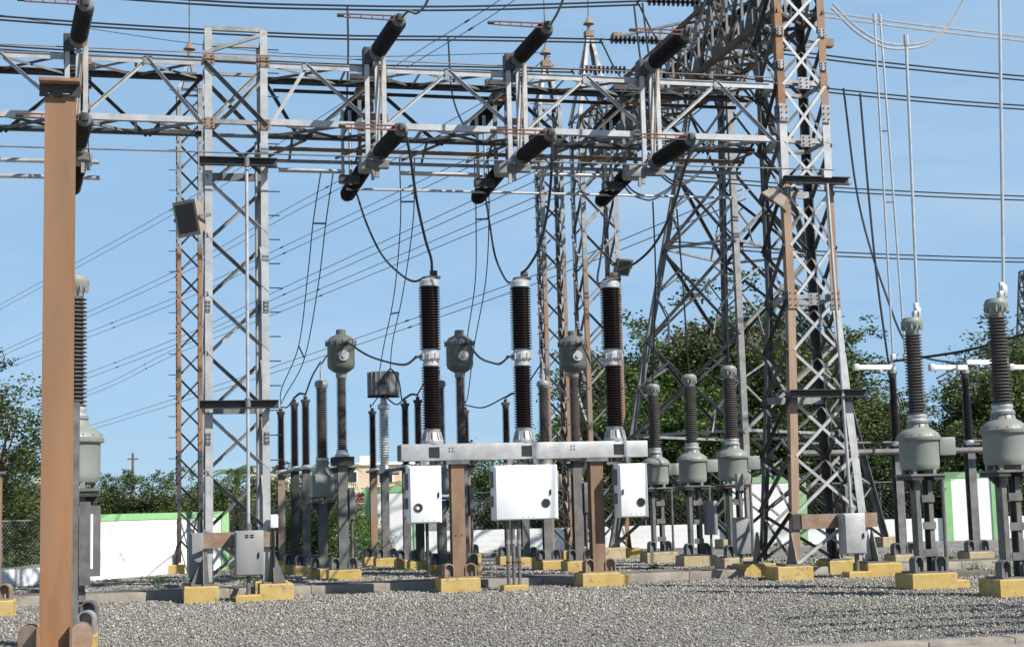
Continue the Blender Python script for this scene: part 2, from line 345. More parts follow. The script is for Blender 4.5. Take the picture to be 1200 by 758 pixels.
def footing(parent, x, y, w, d, h, material='yellow'):
    b = .02; w2, d2 = w/2, d/2
    return MB().add([(x-w2, y-d2, -.1), (x+w2, y-d2, -.1), (x+w2, y+d2, -.1), (x-w2, y+d2, -.1), (x-w2, y-d2, h-b), (x+w2, y-d2, h-b), (x+w2, y+d2, h-b), (x-w2, y+d2, h-b),
              (x-w2+b, y-d2+b, h), (x+w2-b, y-d2+b, h), (x+w2-b, y+d2-b, h), (x-w2+b, y+d2-b, h)],
             [(3, 2, 1, 0), (0, 1, 5, 4), (1, 2, 6, 5), (2, 3, 7, 6), (3, 0, 4, 7), (4, 5, 9, 8), (5, 6, 10, 9), (6, 7, 11, 10), (7, 4, 8, 11), (8, 9, 10, 11)]).build('footing', material, parent)
_fin = {}
def fin_mesh(w, h, t, material):
    """round-headed plate standing in the yz plane"""
    k = (w, h, t, material)
    if k not in _fin:
        r = w/2; poly = [(-r, 0), (r, 0)]+[(r*math.cos(math.pi*i/10), h-r+r*math.sin(math.pi*i/10)) for i in range(11)]
        _fin[k] = MB().prism_x(poly, -t/2, t/2).mesh('stiffener', material)
    return _fin[k]
def arch_mesh(w, h, d, material):
    """arched base lug: round-headed rim with a recessed web"""
    k = (w, h, d, material, 'arch')
    if k not in _fin:
        r = w/2; ri = r-.022; n = 12; b = MB()
        out = [(-r, 0)]+[(-r*math.cos(math.pi*i/n), h-r+r*math.sin(math.pi*i/n)) for i in range(n+1)]+[(r, 0)]
        inn = [(-ri, 0)]+[(-ri*math.cos(math.pi*i/n), h-r+ri*math.sin(math.pi*i/n)) for i in range(n+1)]+[(ri, 0)]
        m_ = len(out); vs_ = [(x, -d/2, z) for x, z in out]+[(x, -d/2, z) for x, z in inn]+[(x, d/2, z) for x, z in out]+[(x, d/2, z) for x, z in inn]
        fs_ = []
        for i in range(m_-1): fs_ += [(i, m_+i, m_+i+1, i+1), (i, i+1, 2*m_+i+1, 2*m_+i), (m_+i, 3*m_+i, 3*m_+i+1, m_+i+1), (2*m_+i, 2*m_+i+1, 3*m_+i+1, 3*m_+i)]
        b.add(vs_, fs_); b.prism_y([(x*.97, z) for x, z in inn], d*.05, d*.25)
        _fin[k] = b.mesh('base_lug', material)
    return _fin[k]
def shoes(parent, x, y, z, half, material='galv_dull', w=.2, h=.24):
    """base plate with arched lugs either side of the post foot, and anchor bolts"""
    MB().box(x-half-.19, x+half+.19, y-half-.12, y+half+.12, z, z+.025).build('base_plate', material, parent)
    me = arch_mesh(w, h, .14, material)
    for sx in (-1, 1):
        o = put('base_lug', me, parent, (x+sx*(half+.085), y-half+.03, z+.025)); o.rotation_euler = (0, 0, R(-14)*sx)
        MB().cyl((x+sx*(half+.085), y-half-.04, z+.02), (x+sx*(half+.085), y-half-.04, z+.10), .016, 6).build('anchor_bolt', 'galv', parent)
def hpost(parent, x, y, z0, z1, w, d, material, name='post'):
    return member(parent, name, (x, y, z0), (x, y, z1), w, material, (1, 0, 0), 'hbeam', wy=d)

def smooth_path(pts, n=8):
    pts = [V3(p) for p in pts]
    if len(pts) == 2: return pts
    P = [pts[0]*2-pts[1]]+pts+[pts[-1]*2-pts[-2]]; out = []
    for i in range(1, len(P)-2):
        p0, p1, p2, p3 = P[i-1:i+3]
        for k in range(n):
            t = k/n; out.append(.5*((2*p1)+(p2-p0)*t+(2*p0-5*p1+4*p2-p3)*t*t+(3*p1-p0-3*p2+p3)*t**3))
    out.append(pts[-1]); return out
def cable(name, pts, r, material, label, group=None, n=8, cat='cable'):
    base = V3(pts[0]); o = MB().tube([p-base for p in smooth_path(pts, n)], r).build(name, material, None, base)
    return tag(o, label, cat, group)
def twin(pts, r, material, label, off=(0, 0, -.18), spacers=(), group=None, n=6, cat='conductor', name='twin_conductor', pts2=None):
    base = V3(pts[0]); t = thing(name, label, cat, base, group=group)
    a = [p-base for p in smooth_path(pts, n)]
    b = [p-base for p in smooth_path(pts2, n)] if pts2 else [p+V3(off) for p in a]
    MB().tube(a, r).build('wire', material, t); MB().tube(b, r).build('wire', material, t)
    for s in spacers:
        i = min(int(s*(len(a)-1)), len(b)-2)
        if pts2: MB().cyl(a[i], b[i], r*1.6, 6).build('spacer', 'wire', t)
        else:
            for w_ in (a, b): d_ = (w_[i+1]-w_[i]).normalized()*.16; MB().cyl(w_[i]-d_, w_[i]+d_, r*2.2, 6).build('damper', 'wire', t)
    return t

# ================================================================ THE SETTING
g = MB().add([(-900, -60, 0), (1200, -60, 0), (1200, 1500, 0), (-900, 1500, 0)], [(0, 1, 2, 3)]).build('ground', 'gravel'); struct(g)

# loose stones over the near gravel bed
def stones():
    rng = np.random.default_rng(3); N = 240000
    D = (rng.uniform(14.2**1.5, 42.0**1.5, N))**(2/3); X = rng.uniform(-.43, .43, N)*D
    x = X*R0.x+D*F0.x; y = X*R0.y+D*F0.y
    keep = ~((y > 28.85) & (y < 30.1)) & (y > 15.0)
    x, y = x[keep], y[keep]; N = len(x)
    octa = np.array([(1, 0, 0), (-1, 0, 0), (0, 1, 0), (0, -1, 0), (0, 0, 1), (0, 0, -1)], float)
    fc = np.array([(0, 2, 4), (2, 1, 4), (1, 3, 4), (3, 0, 4), (2, 0, 5), (1, 2, 5), (3, 1, 5), (0, 3, 5)])
    size = (.009+.017*rng.beta(1.2, 2.6, (N, 1, 1)))*np.clip(D[keep]/20, .85, 1.7)[:, None, None]*np.array([1.25, 1.0, .8])
    v = octa[None]*size*rng.uniform(.6, 1.25, (N, 6, 1))
    def rot(v, ax, a):
        c, s = np.cos(a)[:, None], np.sin(a)[:, None]; i, j = [(1, 2), (0, 2), (0, 1)][ax]
        w = v.copy(); w[..., i] = c*v[..., i]-s*v[..., j]; w[..., j] = s*v[..., i]+c*v[..., j]; return w
    v = rot(v, 0, rng.uniform(-.8, .8, N)); v = rot(v, 1, rng.uniform(-.8, .8, N)); v = rot(v, 2, rng.uniform(0, 6.28, N))
    z = rng.uniform(.0, .028, N)
    v += np.stack([x, y, z], 1)[:, None, :]
    co = v.reshape(-1, 3).astype(np.float32); f = (fc[None]+(np.arange(N)*6)[:, None, None]).reshape(-1).astype(np.int32)
    me = bpy.data.meshes.new('gravel'); me.vertices.add(len(co)); me.vertices.foreach_set('co', co.ravel())
    me.loops.add(len(f)); me.loops.foreach_set('vertex_index', f)
    nf = len(f)//3; me.polygons.add(nf); me.polygons.foreach_set('loop_start', np.arange(nf, dtype=np.int32)*3)
    me.update(calc_edges=True)
    kx, ky = x, y
    patch = .5+.28*np.sin(kx*.9+1.7*np.sin(ky*.55))*np.sin(ky*.8+1.3*np.sin(kx*.4))+.2*np.sin(kx*2.3+ky*1.1)*np.sin(ky*2.9-kx*.7)
    t = np.repeat(np.clip(rng.beta(1.9, 2.3, N)+(patch-.5)*.16, 0, 1), 6).astype(np.float32)
    at = me.attributes.new('tint', 'FLOAT', 'POINT'); at.data.foreach_set('value', t)
    me.materials.append(M['stone'])
    o = put('gravel', me); stuff(o); tag(o, 'loose grey and white crushed stone covering the near yard', 'gravel')
stones()

# sheet of concrete and kerb at the front edge of the yard
k = MB().box(-6, 40, 13.2, 14.55, -.02, .012).build('path', 'concrete'); struct(k)
kerb = bpy.data.objects.new('kerb', None); COL.objects.link(kerb); struct(kerb)
for i in range(24):
    x0 = 2.9+i*1.0
    me = MB().box(x0+.006, x0+.994, 14.62+random.uniform(-.006, .006), 14.96, -.05, .065+random.uniform(-.004, .004), .01).mesh('kerb_stone', 'concrete')
    put('kerb_stone', me, kerb)

# cable trench: two concrete side walls and cover slabs
tr = bpy.data.objects.new('cable_trench', None); COL.objects.link(tr); struct(tr)
for i in range(30):
    x0 = -6+i*1.5
    if x0 > 32: break
    MB().box(x0+.004, x0+1.496, 28.95, 29.12, -.05, .17, .01).build('side_wall', 'concrete', tr)
    MB().box(x0+.004, x0+1.496, 29.85, 30.02, -.05, .17, .01).build('side_wall', 'concrete', tr)
for i in range(60):
    x0 = -6+i*.75
    b = MB().box(x0+.008, x0+.742, 29.13, 29.84, .115+random.uniform(-.006, .012), .172+random.uniform(-.004, .014), .008)
    b.build('cover_slab', 'concrete_d', tr)
# second trench further back on the right
for i in range(14):
    x0 = 14.5+i*1.1
    MB().box(x0+.006, x0+1.094, 26.3, 26.8, -.03, .10, .01).build('cover_slab', 'concrete_d', tr)

# ---------------------------------------------------------------- perimeter walls and fences
def wall_run(name, p, q, h, th, label, band=None, ends=(False, False), bw=.2):
    p, q = V3((*p, 0)), V3((*q, 0)); d = q-p; L = d.length; a = math.atan2(d.y, d.x)
    t = thing(name, label, 'wall', p, a)
    if band:
        MB().box(0, L, 0, th, -.1, h-band).build('masonry', 'wallwhite', t)
        MB().box(-.02, L+.02, -.02, th+.02, h-band, h).build('coping', 'wallgreen', t)
        for k, e in enumerate(ends):
            if e:
                x = 0 if k == 0 else L
                MB().box(x-(bw if k else .015), x+(.015 if k else bw), -.035, th+.035, -.1, h-band-.003).build('pillar', 'wallgreen', t)
    else:
        # low wall: courses of painted block
        n = int(L/.4); rows = max(1, int(round(h/.2))); rh = h/rows
        mb = MB()
        for r_ in range(rows):
            for i in range(n+1):
                x0 = i*.4-(.2 if r_ % 2 else 0); x1 = min(x0+.394, L); x0 = max(x0, 0)
                if x1-x0 > .03: mb.box(x0, x1, random.uniform(-.003, .003), th, r_*rh+(.003 if r_ else -.1), (r_+1)*rh-.003)
        o = mb.build('block', 'wallwhite', t); stuff(o)
        MB().box(0, L, .006, th-.006, -.1, h-.004).build('masonry', 'wallwhite', t)
    return t
def chain_fence(p, q, z0, z1, label, mesh=.075, rw=.0042, posts=2.5):
    p, q = V3((*p, 0)), V3((*q, 0)); d = q-p; L = d.length; t = thing('chain_link_fence', label, 'fence', p, math.atan2(d.y, d.x))
    h = z1-z0; mb = MB(); s = mesh*1.414; n = int((L+h)/s)
    for i in range(n):
        x = -h+i*s
        for sg in (1, -1):
            a, b = (x, z0), (x+h, z1)
            xa, za, xb, zb = a[0], a[1], b[0], b[1]
            if xa < 0: za += -xa; xa = 0
            if xb > L: zb -= (xb-L); xb = L
            if xb-xa < .02: continue
            if sg < 0: za, zb = z0+z1-za, z0+z1-zb
            y = sg*rw; dx, dz = (xb-xa), (zb-za); l = math.hypot(dx, dz); nx, nz = -dz/l*rw, dx/l*rw
            mb.add([(xa+nx, y, za+nz), (xb+nx, y, zb+nz), (xb, y-rw, zb), (xa, y-rw, za), (xa-nx, y, za-nz), (xb-nx, y, zb-nz), (xb, y+rw, zb), (xa, y+rw, za)],
                   [(3, 2, 1, 0), (4, 5, 2, 3)[::-1], (7, 6, 5, 4)[::-1], (0, 1, 6, 7)])
    stuff(mb.build('wire_mesh', 'galv_shaded' if mesh > .09 else 'galv_dull', t))
    MB().cyl((0, 0, z1), (L, 0, z1), .022, 8).build('top_rail', 'galv_dull', t)
    k = 0.05
    while k < L:
        MB().cyl((k, .03, 0), (k, .03, z1+.06), .028, 8).build('fence_post', 'galv_dull', t); k += posts
    return t
LD = (V3((2.15, 42.54, 0))-V3((-3.19, 36.16, 0))).normalized()
def lw(s): p = V3((-3.19, 36.16, 0))+LD*s; return (p.x, p.y)
wall_run('boundary_wall', lw(1.75), lw(8.32), 1.60, .18, 'long white wall with pale green coping behind the left lattice tower', .16, (False, True), .3)
wall_run('boundary_wall', lw(-6), lw(1.72), .42, .16, 'knee-high white wall under the chain link at the left edge')
chain_fence(lw(-6), lw(1.72), .42, 1.5, 'chain link fence on the low wall at the left edge of the yard')
def fw(X, D=51.5): p = R0*X+F0*D; return (p.x, p.y)
FX = lambda px: (px-600)/LENS_PX*51.5
spans = [(-6.6, FX(424)), (FX(489), FX(842)), (FX(936), FX(1096)), (FX(1160), 26)]
names = ['low white block wall behind the left row of post insulators', 'low white block wall seen between and under the white control boxes', 'low white block wall right of the splayed pylon foot', 'low white block wall at the far right edge']
for (a, b), nm in zip(spans, names): wall_run('low_wall', fw(a), fw(b), .76, .18, nm)
tall = [(FX(424), FX(489), 'white wall bay with green border left of the first control box'), (FX(842), FX(936), 'white wall bay with green border behind the right lattice tower'), (FX(1096), FX(1160), 'white wall bay with green border between the two nearest tank transformers')]
for a, b, nm in tall: wall_run('wall_bay', fw(a, 51.4), fw(b, 51.4), 2.28, .26, nm, .2, (True, True), .26)
chain_fence(lw(8.4), fw(-6.6), .02, 1.9, 'chain link fence running back from the end of the white wall', .11, .0045)
for (a, b), nm in zip(spans[:3], ['far chain link fence left of the green bordered wall bay', 'far chain link fence above the wall behind the breaker', 'far chain link fence right of the splayed pylon']):
    chain_fence(fw(a, 51.6), fw(b, 51.6), .76, 2.0, nm, .12, .0045)

# ---------------------------------------------------------------- vegetation
def leaf_mesh(name, lobes, n, size, material, seed, flat=.35, tiplight=True):
    """lobes: (centre, radii); leaves cluster into twigs through each lobe's volume, denser near its skin"""
    rng = np.random.default_rng(seed); P = []; T = []; vol = np.array([l[1][0]*l[1][1]*l[1][2] for l in lobes])**.67; vol /= vol.sum()
    per = 34
    for (c, r), w in zip(lobes, vol):
        k = max(4, int(n*w/per)); d = rng.normal(size=(k, 3)); d /= np.linalg.norm(d, axis=1)[:, None]
        rad = rng.uniform(.42, 1.10, (k, 1))**.6; cc = np.array(c)+d*rad*np.array(r)
        tint = np.clip(rng.normal(.36, .17, (k, 1))+rng.normal(0, .14)+.1*(rad-.7), 0, 1)
        o = rng.normal(size=(k, per, 3))*np.array([.21, .21, .12])*(np.mean(r)/.9)**.5
        P.append((cc[:, None, :]+o).reshape(-1, 3)); T.append((tint+rng.normal(0, .09, (k, per))).reshape(-1))
    P = np.concatenate(P); T = np.clip(np.concatenate(T), 0, 1); N = len(P)
    a = rng.normal(size=(N, 3)); a[:, 2] *= flat; a /= np.linalg.norm(a, axis=1)[:, None]
    b = np.cross(a, rng.normal(size=(N, 3))); b /= np.linalg.norm(b, axis=1)[:, None]
    s = size*rng.uniform(.6, 1.35, (N, 1))
    v = np.stack([P-a*s*.5, P+b*s*.24, P+a*s*.5, P-b*s*.24], 1).reshape(-1, 3).astype(np.float32)
    me = bpy.data.meshes.new(name); me.vertices.add(N*4); me.vertices.foreach_set('co', v.ravel())
    me.loops.add(N*4); me.loops.foreach_set('vertex_index', np.arange(N*4, dtype=np.int32))
    me.polygons.add(N); me.polygons.foreach_set('loop_start', np.arange(N, dtype=np.int32)*4); me.update(calc_edges=True)
    at = me.attributes.new('tint', 'FLOAT', 'POINT'); at.data.foreach_set('value', np.repeat(T, 4).astype(np.float32))
    me.materials.append(M[material]); return me
def trunk_mesh(h, lobes, seed, r0=.14):
    rng = random.Random(seed); b = MB(); top = V3((rng.uniform(-.2, .2), rng.uniform(-.2, .2), h*.45))
    b.tube(smooth_path([(0, 0, -.2), (top.x*.4, top.y*.3, h*.2), top], 4), r0*.8, 8)
    for c, r in lobes:
        e = top.lerp(V3(c), .8); mid = top.lerp(e, .5)+V3((rng.uniform(-.2, .2), rng.uniform(-.2, .2), -.15))
        p = smooth_path([top*.8, mid, e], 4)
        for i in range(len(p)-1): b.cyl(p[i], p[i+1], r0*.38*(1-i/len(p))+.008, 5, r0*.38*(1-(i+1)/len(p))+.008)
    return b.mesh('trunk', 'bark')
def tree_proto(seed, h, w, nl, n, size, material, low=.25):
    rng = random.Random(seed); lobes = []
    for i in range(nl):
        a = rng.uniform(0, 6.28); f = rng.uniform(.0, 1)**.6; z = h*(low+(.96-low)*rng.random())
        k = 1-.45*abs((z/h)-.55)/.5
        r = w*rng.uniform(.17, .30)
        lobes.append(((w*.40*f*k*math.cos(a), w*.40*f*k*math.sin(a), z-r*.5), (r, r, r*rng.uniform(.6, .85))))
    for i in range(nl//2):      # loose outer sprays that break up the outline
        a = rng.uniform(0, 6.28); z = h*rng.uniform(low+.15, 1.06); k = math.sqrt(max(.05, 1-((z/h-.5)/.62)**2)); r = w*rng.uniform(.05, .09)
        lobes.append(((w*.56*k*math.cos(a), w*.56*k*math.sin(a), z), (r, r, r*1.3)))
    return leaf_mesh('crown', lobes, n, size, material, seed), trunk_mesh(h, lobes[:nl], seed, .07+h*.013)
TP = [tree_proto(11, 6.5, 5.2, 24, 32000, .145, 'leaf_a'), tree_proto(12, 6.5, 5.0, 26, 34000, .14, 'leaf_b'), tree_proto(13, 6.0, 5.4, 22, 32000, .145, 'leaf_c'), tree_proto(14, 4.0, 4.6, 26, 32000, .13, 'leaf_d', .04), tree_proto(15, 2.0, 2.2, 16, 7000, .085, 'leaf_c', .1), tree_proto(17, 4.0, 4.6, 24, 26000, .13, 'leaf_b', .04), tree_proto(16, 6.2, 4.2, 18, 9500, .13, 'leaf_a', .3)]
def plant(kind, x, y, sc, rz, label, cat='tree', group=None, name='leafy_tree', szz=None):
    t = thing(name, label, cat, (x, y, 0), rz, group)
    t.scale = (sc, sc, sc*(szz or 1))
    put('trunk', TP[kind][1], t); put('crown', TP[kind][0], t); return t
def camxy(px, D): p = R0*((px-600)/LENS_PX*D)+F0*D; return p.x, p.y
GT = 'trees standing beyond the right-hand wall'
TR = [(0, 716, 57, 1.00, 'olive tree right of the right breaker pole, leftmost beyond the wall'), (2, 762, 55.5, .95, 'light green tree behind the left pylon leg'), (0, 792, 58, 1.10, 'olive tree behind the middle grey tank transformer of the row of three'),
      (2, 835, 55.5, .93, 'bright green tree behind the gap in the pylon bracing'), (1, 872, 58, 1.28, 'tallest dark tree behind the pylon'), (0, 925, 56, 1.05, 'olive tree seen through the right lattice tower'), (1, 965, 58, 1.05, 'dark tree at the right leg of the right lattice tower'),
      (0, 1012, 56, .68, 'low brownish tree just right of the right lattice tower'), (0, 1062, 56, .66, 'low brown-tipped tree behind the tank transformer with white blades'), (2, 1100, 57, .66, 'small light green tree behind the right post insulators'), (1, 1135, 58, .72, 'dark tree above the right white wall bay'),
      (0, 1168, 54.5, .86, 'brown-tipped tree behind the rightmost transformer'), (1, 1205, 57, 1.08, 'dark tree at the right edge')]
for i, (kd, px, D, sc, nm) in enumerate(TR):
    x, y = camxy(px, D); plant(kd, x, y, sc*1.10, i*1.7, nm, group=GT)
GU = 'undergrowth along the far wall'
UN = [(575, 'dark shrub behind the brown breaker post'), (612, 'dark shrub behind the largest control box'), (655, 'dark shrub left of the right breaker post'), (698, 'dark shrub behind the right breaker post'), (742, 'dark shrub behind the right control box'), (785, 'dark shrub under the pylon, left part'),
      (830, 'dark shrub under the pylon, middle part'), (880, 'dark shrub behind the wall bay under the pylon'), (930, 'dark shrub behind the right tower foot'), (975, 'dark shrub behind the right tower cabinet'), (1020, 'dark shrub behind the splayed pylon foot'), (1065, 'dark shrub behind the near tank transformer'), (1110, 'dark shrub behind the right wall bay'), (1180, 'dark shrub at the far right')]
for i, (px, nm) in enumerate(UN):
    x, y = camxy(px, 54.2+(i % 3)*.5); plant(5, x, y, [.86, .78, .92][i % 3] if px < 700 else 1.0, i*2.1, nm, 'shrub', GU, 'dense_shrub', 1.0)
HB = [(118, 58, .70, 'hedge tree next to the grey tank left of the wall'), (150, 59, .72, 'hedge tree under the distant utility pole'), (184, 58, .74, 'hedge tree left of the slim rusty mast'), (216, 60, .70, 'hedge tree behind the slim rusty mast'), (248, 58, .74, 'hedge tree behind the left lattice tower'), (288, 61, .66, 'hedge tree in front of the white flat-roofed house'), (338, 60, .74, 'hedge tree behind the leftmost post insulator'), (362, 62, .80, 'hedge tree behind the pair of post insulators'), (20, 52, .70, 'hedge tree behind the chain link at the left edge'), (-8, 50, .76, 'hedge shrub at the very left edge'), (60, 54, .66, 'hedge tree behind the rusty column'),(92,56,.66,'hedge tree right behind the rusty column')]
for i, (px, D, sc, nm) in enumerate(HB):
    x, y = camxy(px, D); plant(3, x, y, sc*1.02, i*1.3+.4, nm, 'tree', 'hedge beyond the left wall', 'hedge_tree', 1.03)
x, y = camxy(-2, 46); plant(6, x, y, 1.0, .6, 'loose olive tree at the left edge above the chain link fence')
for i, (px, D, sc, nm) in enumerate([(346, 45.5, .95, 'bright green bush behind the left post insulator footings'), (372, 45, .98, 'bright green bush behind the left grey transformer post'), (398, 46, .82, 'bright green bush left of the green bordered wall bay'), (428, 47.5, .62, 'small bright bush against the wall bay')]):
    x, y = camxy(px, D); plant(4, x, y, sc, i*1.9, nm, 'bush', 'bright bushes by the fence', 'leafy_bush')
def palm(px, D, h, label, seed):
    rng = random.Random(seed); x, y = camxy(px, D); t = thing('palm_tree', label, 'palm', (x, y, 0))
    MB().tube(smooth_path([(0, 0, -.1), (.05, .03, h*.5), (.1, 0, h)], 5), .12, 8).build('trunk', 'bark', t)
    for k in range(15):
        a = k*2.4; ln = rng.uniform(1.2, 1.7); el = rng.uniform(-.1, 1.1); b = MB(); prev = None; pts = []
        for i in range(9):
            s = i/8; r = ln*s; pts.append(V3((.1+math.cos(a)*r*math.cos(el*.6), math.sin(a)*r*math.cos(el*.6), h+math.sin(el)*r-1.1*s*s*ln*.6)))
        for i in range(1, 9):
            d = (pts[i]-pts[i-1]).normalized(); sd_ = d.cross(Z).normalized(); w = .34*math.sin(math.pi*min(.98, i/9+.08))
            for j in range(2):
                for sg in (-1, 1):
                    p = pts[i-1].lerp(pts[i], j*.5); q = p+sd_*sg*w+d*.16-Z*.12
                    b.add([p, p+d*.07, q], [(0, 1, 2)])
        me = b.mesh('frond', 'leaf_c'); at = me.attributes.new('tint', 'FLOAT', 'POINT'); at.data.foreach_set('value', [rng.uniform(.5, .95)]*len(me.vertices)); put('frond', me, t)
palm(272, 66, 3.15, 'small palm seen through the left lattice tower', 3); palm(384, 70, 3.2, 'small palm in front of the peach house', 5); palm(468, 80, 2.6, 'small palm behind the first control box', 8)

rngw = random.Random(21); wl_ = []
for k in range(40):
    px = rngw.uniform(-20, 1220); D_ = rngw.choice([rngw.uniform(31, 33), rngw.uniform(33, 41), rngw.uniform(47, 50.5)]); X_ = (px-600)/LENS_PX*D_; p_ = R0*X_+F0*D_; r_ = rngw.uniform(.04, .13)
    wl_.append(((p_.x, p_.y, r_*.7), (r_, r_, r_*rngw.uniform(.7, 1.3))))
wd = put('weeds', leaf_mesh('weeds', wl_, 46*34, .06, 'leaf_c', 77, flat=1.0)); stuff(wd); tag(wd, 'small green weeds scattered through the gravel', 'weeds')

# ---------------------------------------------------------------- far buildings, pole, masts
def house(px, D, w, d, h, wallm, label, wins, roof=None, extra=None):
    x, y = camxy(px, D); t = thing('house', label, 'house', (x, y, 0), -yaw)
    MB().box(-w/2, w/2, 0, d, 0, h).build('wall', wallm, t)
    rf = MB().box(-w/2-.15, w/2+.15, -.15, d+.15, h, h+.22).build('roof', roof or wallm, t)
    for (a, b, z0, z1) in wins:
        wdw = MB().box(a-.08, b+.08, -.05, -.002, z0-.08, z1+.08).build('window', 'wallwhite', t); MB().box(a, b, -.07, -.052, z0, z1).build('pane', 'pane', wdw)
    for e in extra or []: MB().box(*e[:6]).build(e[7], e[6], t)
    return t
house(306, 150, 3.4, 6, 5.35, 'cream', 'white flat-roofed house seen through the left lattice tower', [(-.9, -.4, 3.2, 4.6), (.5, 1.1, 3.0, 4.3)])
house(432, 120, 6.2, 6, 4.9, 'peach', 'peach house with white bands and red trim behind the post insulators', [(-2.0, -1.2, 3.6, 4.4), (.6, 1.6, 3.5, 4.4), (-2.4, -1.4, 1.2, 2.2)], 'wallwhite',
      [(-3.15, 3.15, -.5, -.06, 2.75, 2.95, 'wallwhite', 'balcony'), (-3.1, 3.1, -.55, -.51, 2.3, 2.7, 'redroof', 'trim_band'), (-1.1, -.2, 1.5, 2.5, 5.15, 5.7, 'cream', 'water_tank')])
house(62, 112, 3.0, 5, 4.6, 'cream', 'pale house glimpsed behind the left tree', [(-.8, -.2, 3.3, 4.1)], 'redroof')
x, y = camxy(153, 100); t = thing('utility_pole', 'thin distant utility pole above the left hedge', 'pole', (x, y, 0))
MB().cyl((0, 0, 0), (0, 0, 5.55), .11, 8, .08).build('shaft', 'bark', t); MB().box(-.35, .35, -.04, .04, 5.1, 5.2).build('crossarm', 'bark', t)
x, y = camxy(443, 200); t = thing('antenna_mast', 'slim pale antenna mast far behind the line trap', 'mast', (x, y, 0))
for k in range(3):
    a = k*2.09; MB().cyl((.4*math.cos(a), .4*math.sin(a), 0), (.2*math.cos(a), .2*math.sin(a), 12.8), .05, 5).build('leg', 'white', t)
for k in range(9):
    z = 1+k*1.35; MB().cyl((.38, 0, z), (-.18, .32, z+.7), .035, 4).cyl((-.18, .32, z), (-.18, -.32, z+.7), .035, 4).cyl((-.18, -.32, z), (.38, 0, z+.7), .035, 4).build('brace', 'white', t)
for z in (10.2, 11.6): MB().box(.2, .6, -.3, .3, z, z+.7).build('panel_antenna', 'white', t)

# ================================================================ GANTRY STEEL
BY0, BY1 = 27.85, 28.95          # front and back faces of the main beam
BZ0, BZ1 = 8.70, 9.90            # lower and upper chords
def sq(hx, hy=None):
    hy = hy or hx
    return lambda i, z: V3(((-hx if i in (0, 3) else hx), (-hy if i in (0, 1) else hy), z))

def cabinet(parent, x0, x1, yf, dep, z0, z1, material, name='cabinet', handle=None, window=None, vents=False, b=.012):
    c = MB().box(x0, x1, yf+.02, yf+dep, z0, z1, b).build(name, material, parent)
    MB().box(x0+.02, x1-.02, yf, yf+.018, z0+.02, z1-.02, .005).build('door', material, c)
    if handle: MB().box(handle[0]-.012, handle[0]+.012, yf-.03, yf-.001, handle[1]-.05, handle[1]+.05, .006).build('handle', 'black', c)
    if window:
        wx, wz, wr = window
        MB().cyl((wx, yf-.012, wz), (wx, yf-.001, wz), wr, 20).build('window_rim', 'galv_dull', c); MB().cyl((wx, yf-.016, wz), (wx, yf-.0125, wz), wr*.86, 20).build('pane', 'glass_dark', c)
    if vents:
        for k in (-1, 1):
            for j in (0, 1): MB().box((x0+x1)/2+k*.045-.03, (x0+x1)/2+k*.045+.03, yf-.008, yf-.001, z1-.09-j*.035, z1-.07-j*.035).build('vent', 'black', c)
    return c

def floodlight(parent_label, pos, aim, material='lamp', size=(.46, .36, .2)):
    t = thing('floodlight', parent_label, 'floodlight', pos)
    aim = V3(aim).normalized(); x = Z.cross(aim).normalized(); u = aim.cross(x)
    t.rotation_euler = Matrix((x, u, aim)).transposed().to_euler()
    w, h, d = size
    MB().add([(-w/2, -h/2, 0), (w/2, -h/2, 0), (w/2, h/2, 0), (-w/2, h/2, 0), (-w*.33, -h*.36, -d), (w*.33, -h*.36, -d), (w*.33, h*.36, -d), (-w*.33, h*.36, -d)], [(0, 1, 2, 3), (7, 6, 5, 4), (1, 0, 4, 5), (2, 1, 5, 6), (3, 2, 6, 7), (0, 3, 7, 4)]).build('housing', material, t)
    MB().box(-w/2-.015, w/2+.015, -h/2-.015, h/2+.015, .002, .03, .008).build('bezel', material, t)
    MB().box(-w*.42, w*.42, -h*.42, h*.42, .031, .036).build('lens', 'glass_dark', t)
    MB().box(-w/2-.06, -w/2-.035, -.03, .03, -.22, .02).box(w/2+.035, w/2+.06, -.03, .03, -.22, .02).box(-w/2-.06, w/2+.06, -.03, .03, -.26, -.225).build('yoke', 'galv_dull', t)
    return t

# ---- left lattice tower
tx, ty = 1.595, 28.40
t1 = thing('lattice_tower', 'pale galvanised lattice tower at left carrying the gantry beam', 'tower', (tx, ty, 0))
C1 = sq(.575, .55)
zs = [.36, 1.25, 2.33, 3.41, 4.49, 5.57, 6.65, 7.73, 8.70]
lattice_tower(t1, C1, zs, .135, .065, ['\\', '/', '/', '\\'], 'galv_bright', ['galv', 'galv_dull', 'galv_bright', 'galv_dull'], [.36, 10.5], strut_at=(8.70, 9.90, 10.47))
for (z0, z1) in ((8.70, 9.90),):
    for fi, (i, j, inw) in enumerate(((0, 1, (0, 1, 0)), (3, 2, (0, -1, 0)))):
        member(t1, 'brace', C1(i, z1), C1(j, z0), .075, 'galv_dull', (0, 0, -1), b=(0, -1, 0)); member(t1, 'brace', C1(i, z0)+V3(inw)*.08, C1(j, z1)+V3(inw)*.08, .075, 'galv', (0, 0, -1), b=(0, -1, 0))
member(t1, 'brace', C1(0, 10.0), C1(1, 10.42), .06, 'galv', (0, 0, 1), b=(0, 1, 0))
